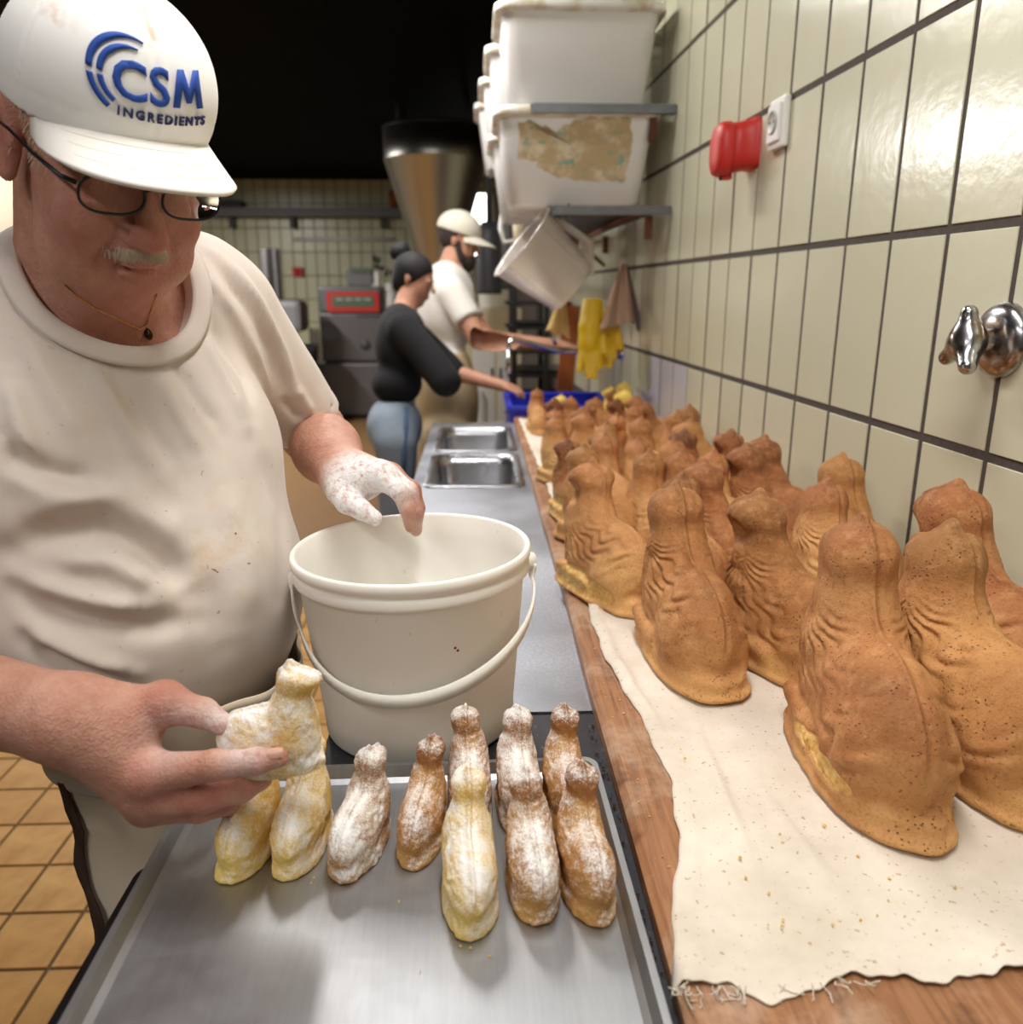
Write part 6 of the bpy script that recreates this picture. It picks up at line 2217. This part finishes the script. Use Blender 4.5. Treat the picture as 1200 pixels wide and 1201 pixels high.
# woman in black
DW = 3.38
w = lambda x, y, d=0.0: PD(x, y, DW + d)
HW = w(486, 327); WHR = basis(np.array([0.93, -0.22, -0.36]), (0, 0, 1))
S = SDF()
S.el(w(470, 405), (0.095, 0.155, 0.16), np.eye(3), 0.03)
S.el(w(463, 500), (0.085, 0.125, 0.12), np.eye(3), 0.04)
S.rc(w(472, 372, 0.0), w(480, 345, 0.0), 0.050, 0.045, 0.03)
S.rc(w(470, 380, -0.12), w(470, 380, 0.12), 0.055, 0.055, 0.03)
head_ops(S, HW, WHR, 0.86)
RSW, REW, RWW = w(474, 386, -0.17), w(522, 446, -0.22), w(583, 456, -0.34)
LSW, LEW, LWW = w(478, 384, 0.16), w(530, 436, 0.12), w(588, 452, 0.02)
for a, b, c in ((RSW, REW, RWW), (LSW, LEW, LWW)):
    S.rc(a, b, 0.046, 0.036, 0.02); S.rc(b, c, 0.037, 0.024, 0.012)
    hand_ops(S, c, (c - b), np.array([0.2, 0, -1.0]), 0.85)
wr_, wb_ = build_person('person', 'woman with black hair bun, black top and light jeans leaning to the board', S, w(420, 270) - [0.05, .35, .9], w(640, 260) + [0.05, .2, .15], 0.009, M['skin_bg'])
T = SDF()
T.el(w(471, 404), (0.112, 0.172, 0.165), np.eye(3), 0.03); T.el(w(466, 450), (0.105, 0.150, 0.09), np.eye(3), 0.03)
T.rc(w(471, 380, -0.13), w(471, 380, 0.13), 0.066, 0.066, 0.03)
for a, b in ((RSW, REW), (LSW, LEW)): T.rc(a, a + (b - a) * 1.02, 0.066, 0.062, 0.02)
zw = w(465, 477)[2]
def tf(p, cull=False):
    d = np.maximum(T(p), zw - p[:, 2]) - 0.004 * wnoise(p, 30, 81)
    return smax(d, -d_el(p, w(482, 352), (0.07, 0.075, 0.05)), 0.005)
o = sub(wr_, wb_, 'sweater', tf, w(420, 350) - [0.05, .4, .5], w(560, 350) + [0.1, .35, .12], 0.010, M['black_cloth']); o['label'] = 'black knitted top with sleeves pushed up'
J = SDF()
J.el(w(463, 500), (0.115, 0.162, 0.13), np.eye(3), 0.04)
for s in (-1, 1):
    a = w(464, 520, s * 0.085); J.rc(a, a + np.array([-0.01, 0, -0.38]), 0.088, 0.065, 0.03); J.rc(a + np.array([-0.01, 0, -0.38]), np.array([a[0] - 0.03, a[1], 0.1]), 0.066, 0.055, 0.02)
def jf(p, cull=False): return np.maximum(np.maximum(J(p), p[:, 2] - zw - 0.03), 0.06 - p[:, 2]) - 0.003 * wnoise(p, 24, 82)
o = sub(wr_, wb_, 'jeans', jf, w(430, 500) * [1, 1, 0] - [0.1, .35, -.02], w(500, 460) + [0.05, .35, .05], 0.012, M['denim'])
sm_ = [march(lambda p: jf(p), _C, ray(x, y), 2.5, 5) for x, y in ((476, 478), (476, 500), (474, 530), (472, 570))]
sm_ = [p + (_C - p) / dn(_C - p) * 0.003 for p in sm_ if p is not None]
MB().tube(sm_, 0.011, 6).build('side_seam', M['denim_dark'], wr_)
for s in (-1, 1):
    a = w(464, 520, s * 0.085)
    MB().box((a[0] + 0.03, a[1], 0.045), (0.25, 0.09, 0.088), bev=0.03).build('shoe', M['white_plastic'], wr_)
Hh = SDF()
Hh.el(HW + WHR @ np.array([0, -0.018, 0.036]) * 0.86, tuple(np.array((0.083, 0.100, 0.088)) * 0.86), WHR, 0.01)
Hh.el(HW + WHR @ np.array([0, -0.055, -0.02]) * 0.86, (0.058, 0.042, 0.060), WHR, 0.02)
def hf(p, cull=False):
    q = (p - HW) @ WHR
    d = Hh(p)
    return smax(d, -d_el(p, HW + WHR @ np.array([0, 0.078, -0.035]), (0.085, 0.074, 0.080), WHR), 0.006) - 0.0015 * wnoise(p, 60, 84)
hr_ = sub(wr_, wb_, 'hair', hf, HW - 0.16, HW + 0.16, 0.005, M['hair_black'])
B_ = w(470, 295)
def bfun(p, cull=False): return d_el(p, B_, (0.044, 0.044, 0.042)) - 0.004 * np.sin(np.linalg.norm(p - B_ + [0.02, 0.0, 0.0], axis=1) * 260)
bn = sub(wr_, wb_, 'hair_bun', bfun, B_ - 0.07, B_ + 0.07, 0.005, M['hair_black'])

# bearded man in white
DM = 3.95
m = lambda x, y, d=0.0: PD(x, y, DM + d)
HM = m(539, 283); MHR = basis(np.array([0.93, -0.20, -0.30]), (0, 0, 1))
S = SDF()
S.el(m(525, 362), (0.125, 0.195, 0.22), np.eye(3), 0.03)
S.el(m(522, 470), (0.13, 0.17, 0.2), np.eye(3), 0.05)
S.rc(m(525, 325), m(533, 300), 0.062, 0.058, 0.03)
S.rc(m(523, 335, -0.14), m(523, 335, 0.14), 0.064, 0.064, 0.03)
head_ops(S, HM, MHR, 0.98)
RSM, REM, RWM = m(530, 344, -0.19), m(562, 398, -0.22), m(640, 409, -0.30)
LSM, LEM, LWM = m(532, 344, 0.19), m(572, 398, 0.12), m(655, 405, 0.0)
for a, b, c in ((RSM, REM, RWM), (LSM, LEM, LWM)):
    S.rc(a, b, 0.056, 0.045, 0.02); S.rc(b, c, 0.047, 0.029, 0.012)
    hand_ops(S, c, (c - b), np.array([0.2, 0, -1.0]), 1.0)
mr_, mb_ = build_person('person', 'bearded man in cream cap, white T-shirt and beige apron beside the rack', S, m(480, 230) - [0.05, .45, .95], m(700, 230) + [0.05, .3, .15], 0.010, M['skin_bg'])
T = SDF()
T.el(m(525, 362), (0.142, 0.212, 0.225), np.eye(3), 0.03); T.el(m(522, 440), (0.14, 0.185, 0.16), np.eye(3), 0.04)
T.rc(m(523, 336, -0.15), m(523, 336, 0.15), 0.076, 0.076, 0.03)
for a, b in ((RSM, REM), (LSM, LEM)): T.rc(a, a + (b - a) * 0.55, 0.074, 0.068, 0.02)
def tf2(p, cull=False):
    d = T(p) - 0.004 * wnoise(p, 22, 91)
    for a, b in ((RSM, REM), (LSM, LEM)):
        ax_ = (b - a) / dn(b - a); t = (p - a) @ ax_
        lat = np.linalg.norm(p - a - t[:, None] * ax_, axis=1)
        d = np.where((lat < 0.12) & (t > 0), smax(d, t - 0.60 * dn(b - a), 0.004), d)
    d = np.maximum(d, m(522, 490)[2] - p[:, 2])
    return smax(d, -d_el(p, m(534, 306), (0.085, 0.085, 0.06)), 0.005)
o = sub(mr_, mb_, 'shirt', tf2, m(480, 300) - [0.05, .45, .9], m(600, 300) + [0.1, .4, .15], 0.011, M['shirt_plain'])
A = SDF()
A.el(m(524, 470), (0.155, 0.200, 0.30), np.eye(3), 0.04)
A.rc(m(522, 520, -0.1), np.array([*m(522, 520, -0.1)[:2], 0.45]), 0.13, 0.13, 0.04); A.rc(m(522, 520, 0.1), np.array([*m(522, 520, 0.1)[:2], 0.45]), 0.13, 0.13, 0.04)
def af(p, cull=False): return np.maximum(np.maximum(A(p), p[:, 2] - m(522, 412)[2]), 0.42 - p[:, 2]) - 0.005 * wnoise(p * [1, 1, 0.3], 26, 92)
o = sub(mr_, mb_, 'apron', af, m(480, 500) * [1, 1, 0] + [-0.1, -.4, .38], m(580, 400) + [0.1, .4, .1], 0.014, M['apron_bg'])
for s in (-1, 1):
    a = m(522, 520, s * 0.1)
    L1 = SDF(); L1.rc(np.array([a[0], a[1], 0.5]), np.array([a[0], a[1], 0.1]), 0.075, 0.06); L1.rc(np.array([a[0] - 0.03, a[1], 0.045]), np.array([a[0] + 0.14, a[1], 0.04]), 0.042, 0.036, 0.03)
    sub(mr_, mb_, 'trouser_leg', lambda p: np.maximum(L1(p), 0.002 - p[:, 2]), np.array([a[0] - 0.15, a[1] - 0.12, -0.02]), np.array([a[0] + 0.25, a[1] + 0.12, 0.6]), 0.014, M['dark_grey'])
Bd = SDF()
Bd.el(HM + MHR @ np.array([0, 0.054, -0.086]), (0.058, 0.054, 0.048), MHR, 0.01)
for s in (-1, 1): Bd.rc(HM + MHR @ np.array([s * 0.062, 0.010, -0.01]), HM + MHR @ np.array([s * 0.05, 0.035, -0.075]), 0.014, 0.028, 0.012)
Bd.el(HM + MHR @ np.array([0, 0.093, -0.047]), (0.024, 0.008, 0.006), MHR, 0.006)
sub(mr_, mb_, 'beard', lambda p: Bd(p) - 0.002 * wnoise(p, 110, 93), HM - 0.16, HM + 0.16, 0.005, M['beard'])
Hs = SDF(); Hs.el(HM + MHR @ np.array([0, -0.022, 0.022]), (0.080, 0.090, 0.085), MHR, 0.01)
def hsf(p, cull=False):
    q = (p - HM) @ MHR
    return smax(smax(Hs(p), q[:, 1] - 0.002, 0.004), -0.055 - q[:, 2], 0.004)
sub(mr_, mb_, 'hair', hsf, HM - 0.16, HM + 0.16, 0.006, M['beard'])
cp = empty('cap', (0, 0, 0)); cp.parent = mr_
Cc = SDF(); Cc.el(HM + MHR @ np.array([0, -0.016, 0.050]), (0.090, 0.112, 0.092), MHR, 0.01)
def ccf(p, cull=False):
    q = (p - HM) @ MHR
    return np.maximum(Cc(p), 0.035 - q[:, 2])
V, Q = sdf_mesh(ccf, HM - 0.18, HM + 0.18, 0.006)
link('crown', np_mesh('crown', V - mb_, Q), M['cap_bg'], cp)
bv = []
for j in range(7):
    t = j / 6
    for i in range(17):
        s = i / 8 - 1
        a = s * 1.1
        ln_ = 0.085 * max(0.0, 1 - abs(s) ** 2.6) ** 0.6 + 0.004
        bv.append(HM + MHR @ np.array([0.088 * math.sin(a), -0.016 + 0.110 * math.cos(a) + t * ln_, 0.044 - 0.02 * t - 0.02 * s * s]))
o = MB().add(bv, [(j * 17 + i, j * 17 + i + 1, (j + 1) * 17 + i + 1, (j + 1) * 17 + i) for j in range(6) for i in range(16)], True).build('brim', M['cap_bg'], cp)
md = o.modifiers.new('thickness', 'SOLIDIFY'); md.thickness = 0.004; md.offset = 0

# ================================================================== crumbs (too small to pick apart)
def crumbs(name, spots, mat, label, seed, size=(0.0008, 0.0022)):
    g_ = np.random.RandomState(seed)
    mb = MB()
    for (x, y, z) in spots:
        r = g_.uniform(*size)
        v = []
        for (a, b, c) in ((1, 0, 0), (-1, 0, 0), (0, 1, 0), (0, -1, 0), (0, 0, 1), (0, 0, -0.4)):
            s_ = r * g_.uniform(0.6, 1.4)
            v.append((x + a * s_, y + b * s_, z + 0.4 * r + c * s_))
        mb.add(v, [(0, 2, 4), (2, 1, 4), (1, 3, 4), (3, 0, 4), (2, 0, 5), (1, 2, 5), (3, 1, 5), (0, 3, 5)])
    o = mb.build(name, mat, None, spots[0])
    o['kind'] = 'stuff'; o['label'] = label
    return o
gr = np.random.RandomState(5)
sp1 = [(gr.uniform(0.21, 0.55), gr.uniform(0.48, 0.62) if k % 2 else gr.uniform(0.55, 0.95), ZB + 0.005) for k in range(70)]
sp1 = [p for p in sp1 if p[0] < 0.33 or p[1] < 0.56]
crumbs('cake_crumbs', sp1, M['crumb'], 'cake crumbs scattered on the linen', 1, (0.0007, 0.0022))
crumbs('dark_crumbs', [(gr.uniform(0.126, 0.134), gr.uniform(0.45, 0.86), ZC + 0.001) for k in range(60)], M['crumb_dark'], 'burnt crumbs in the gap beside the board', 2)
crumbs('tray_crumbs', [tuple(PZ(x, y, TRZ + 0.0016)) for x, y in ((468, 1058), (365, 1036), (368, 1030), (540, 1110), (552, 1112), (530, 1106), (511, 1102), (493, 1140), (574, 1122))], M['crumb'], 'few crumbs on the tray', 3, (0.0006, 0.0016))
crumbs('board_crumbs', [(gr.uniform(0.142, 0.172), gr.uniform(0.55, 2.2), ZB + 0.0005) for k in range(60)], M['crumb'], 'crumbs on the bare edge of the board', 4, (0.0006, 0.0016))
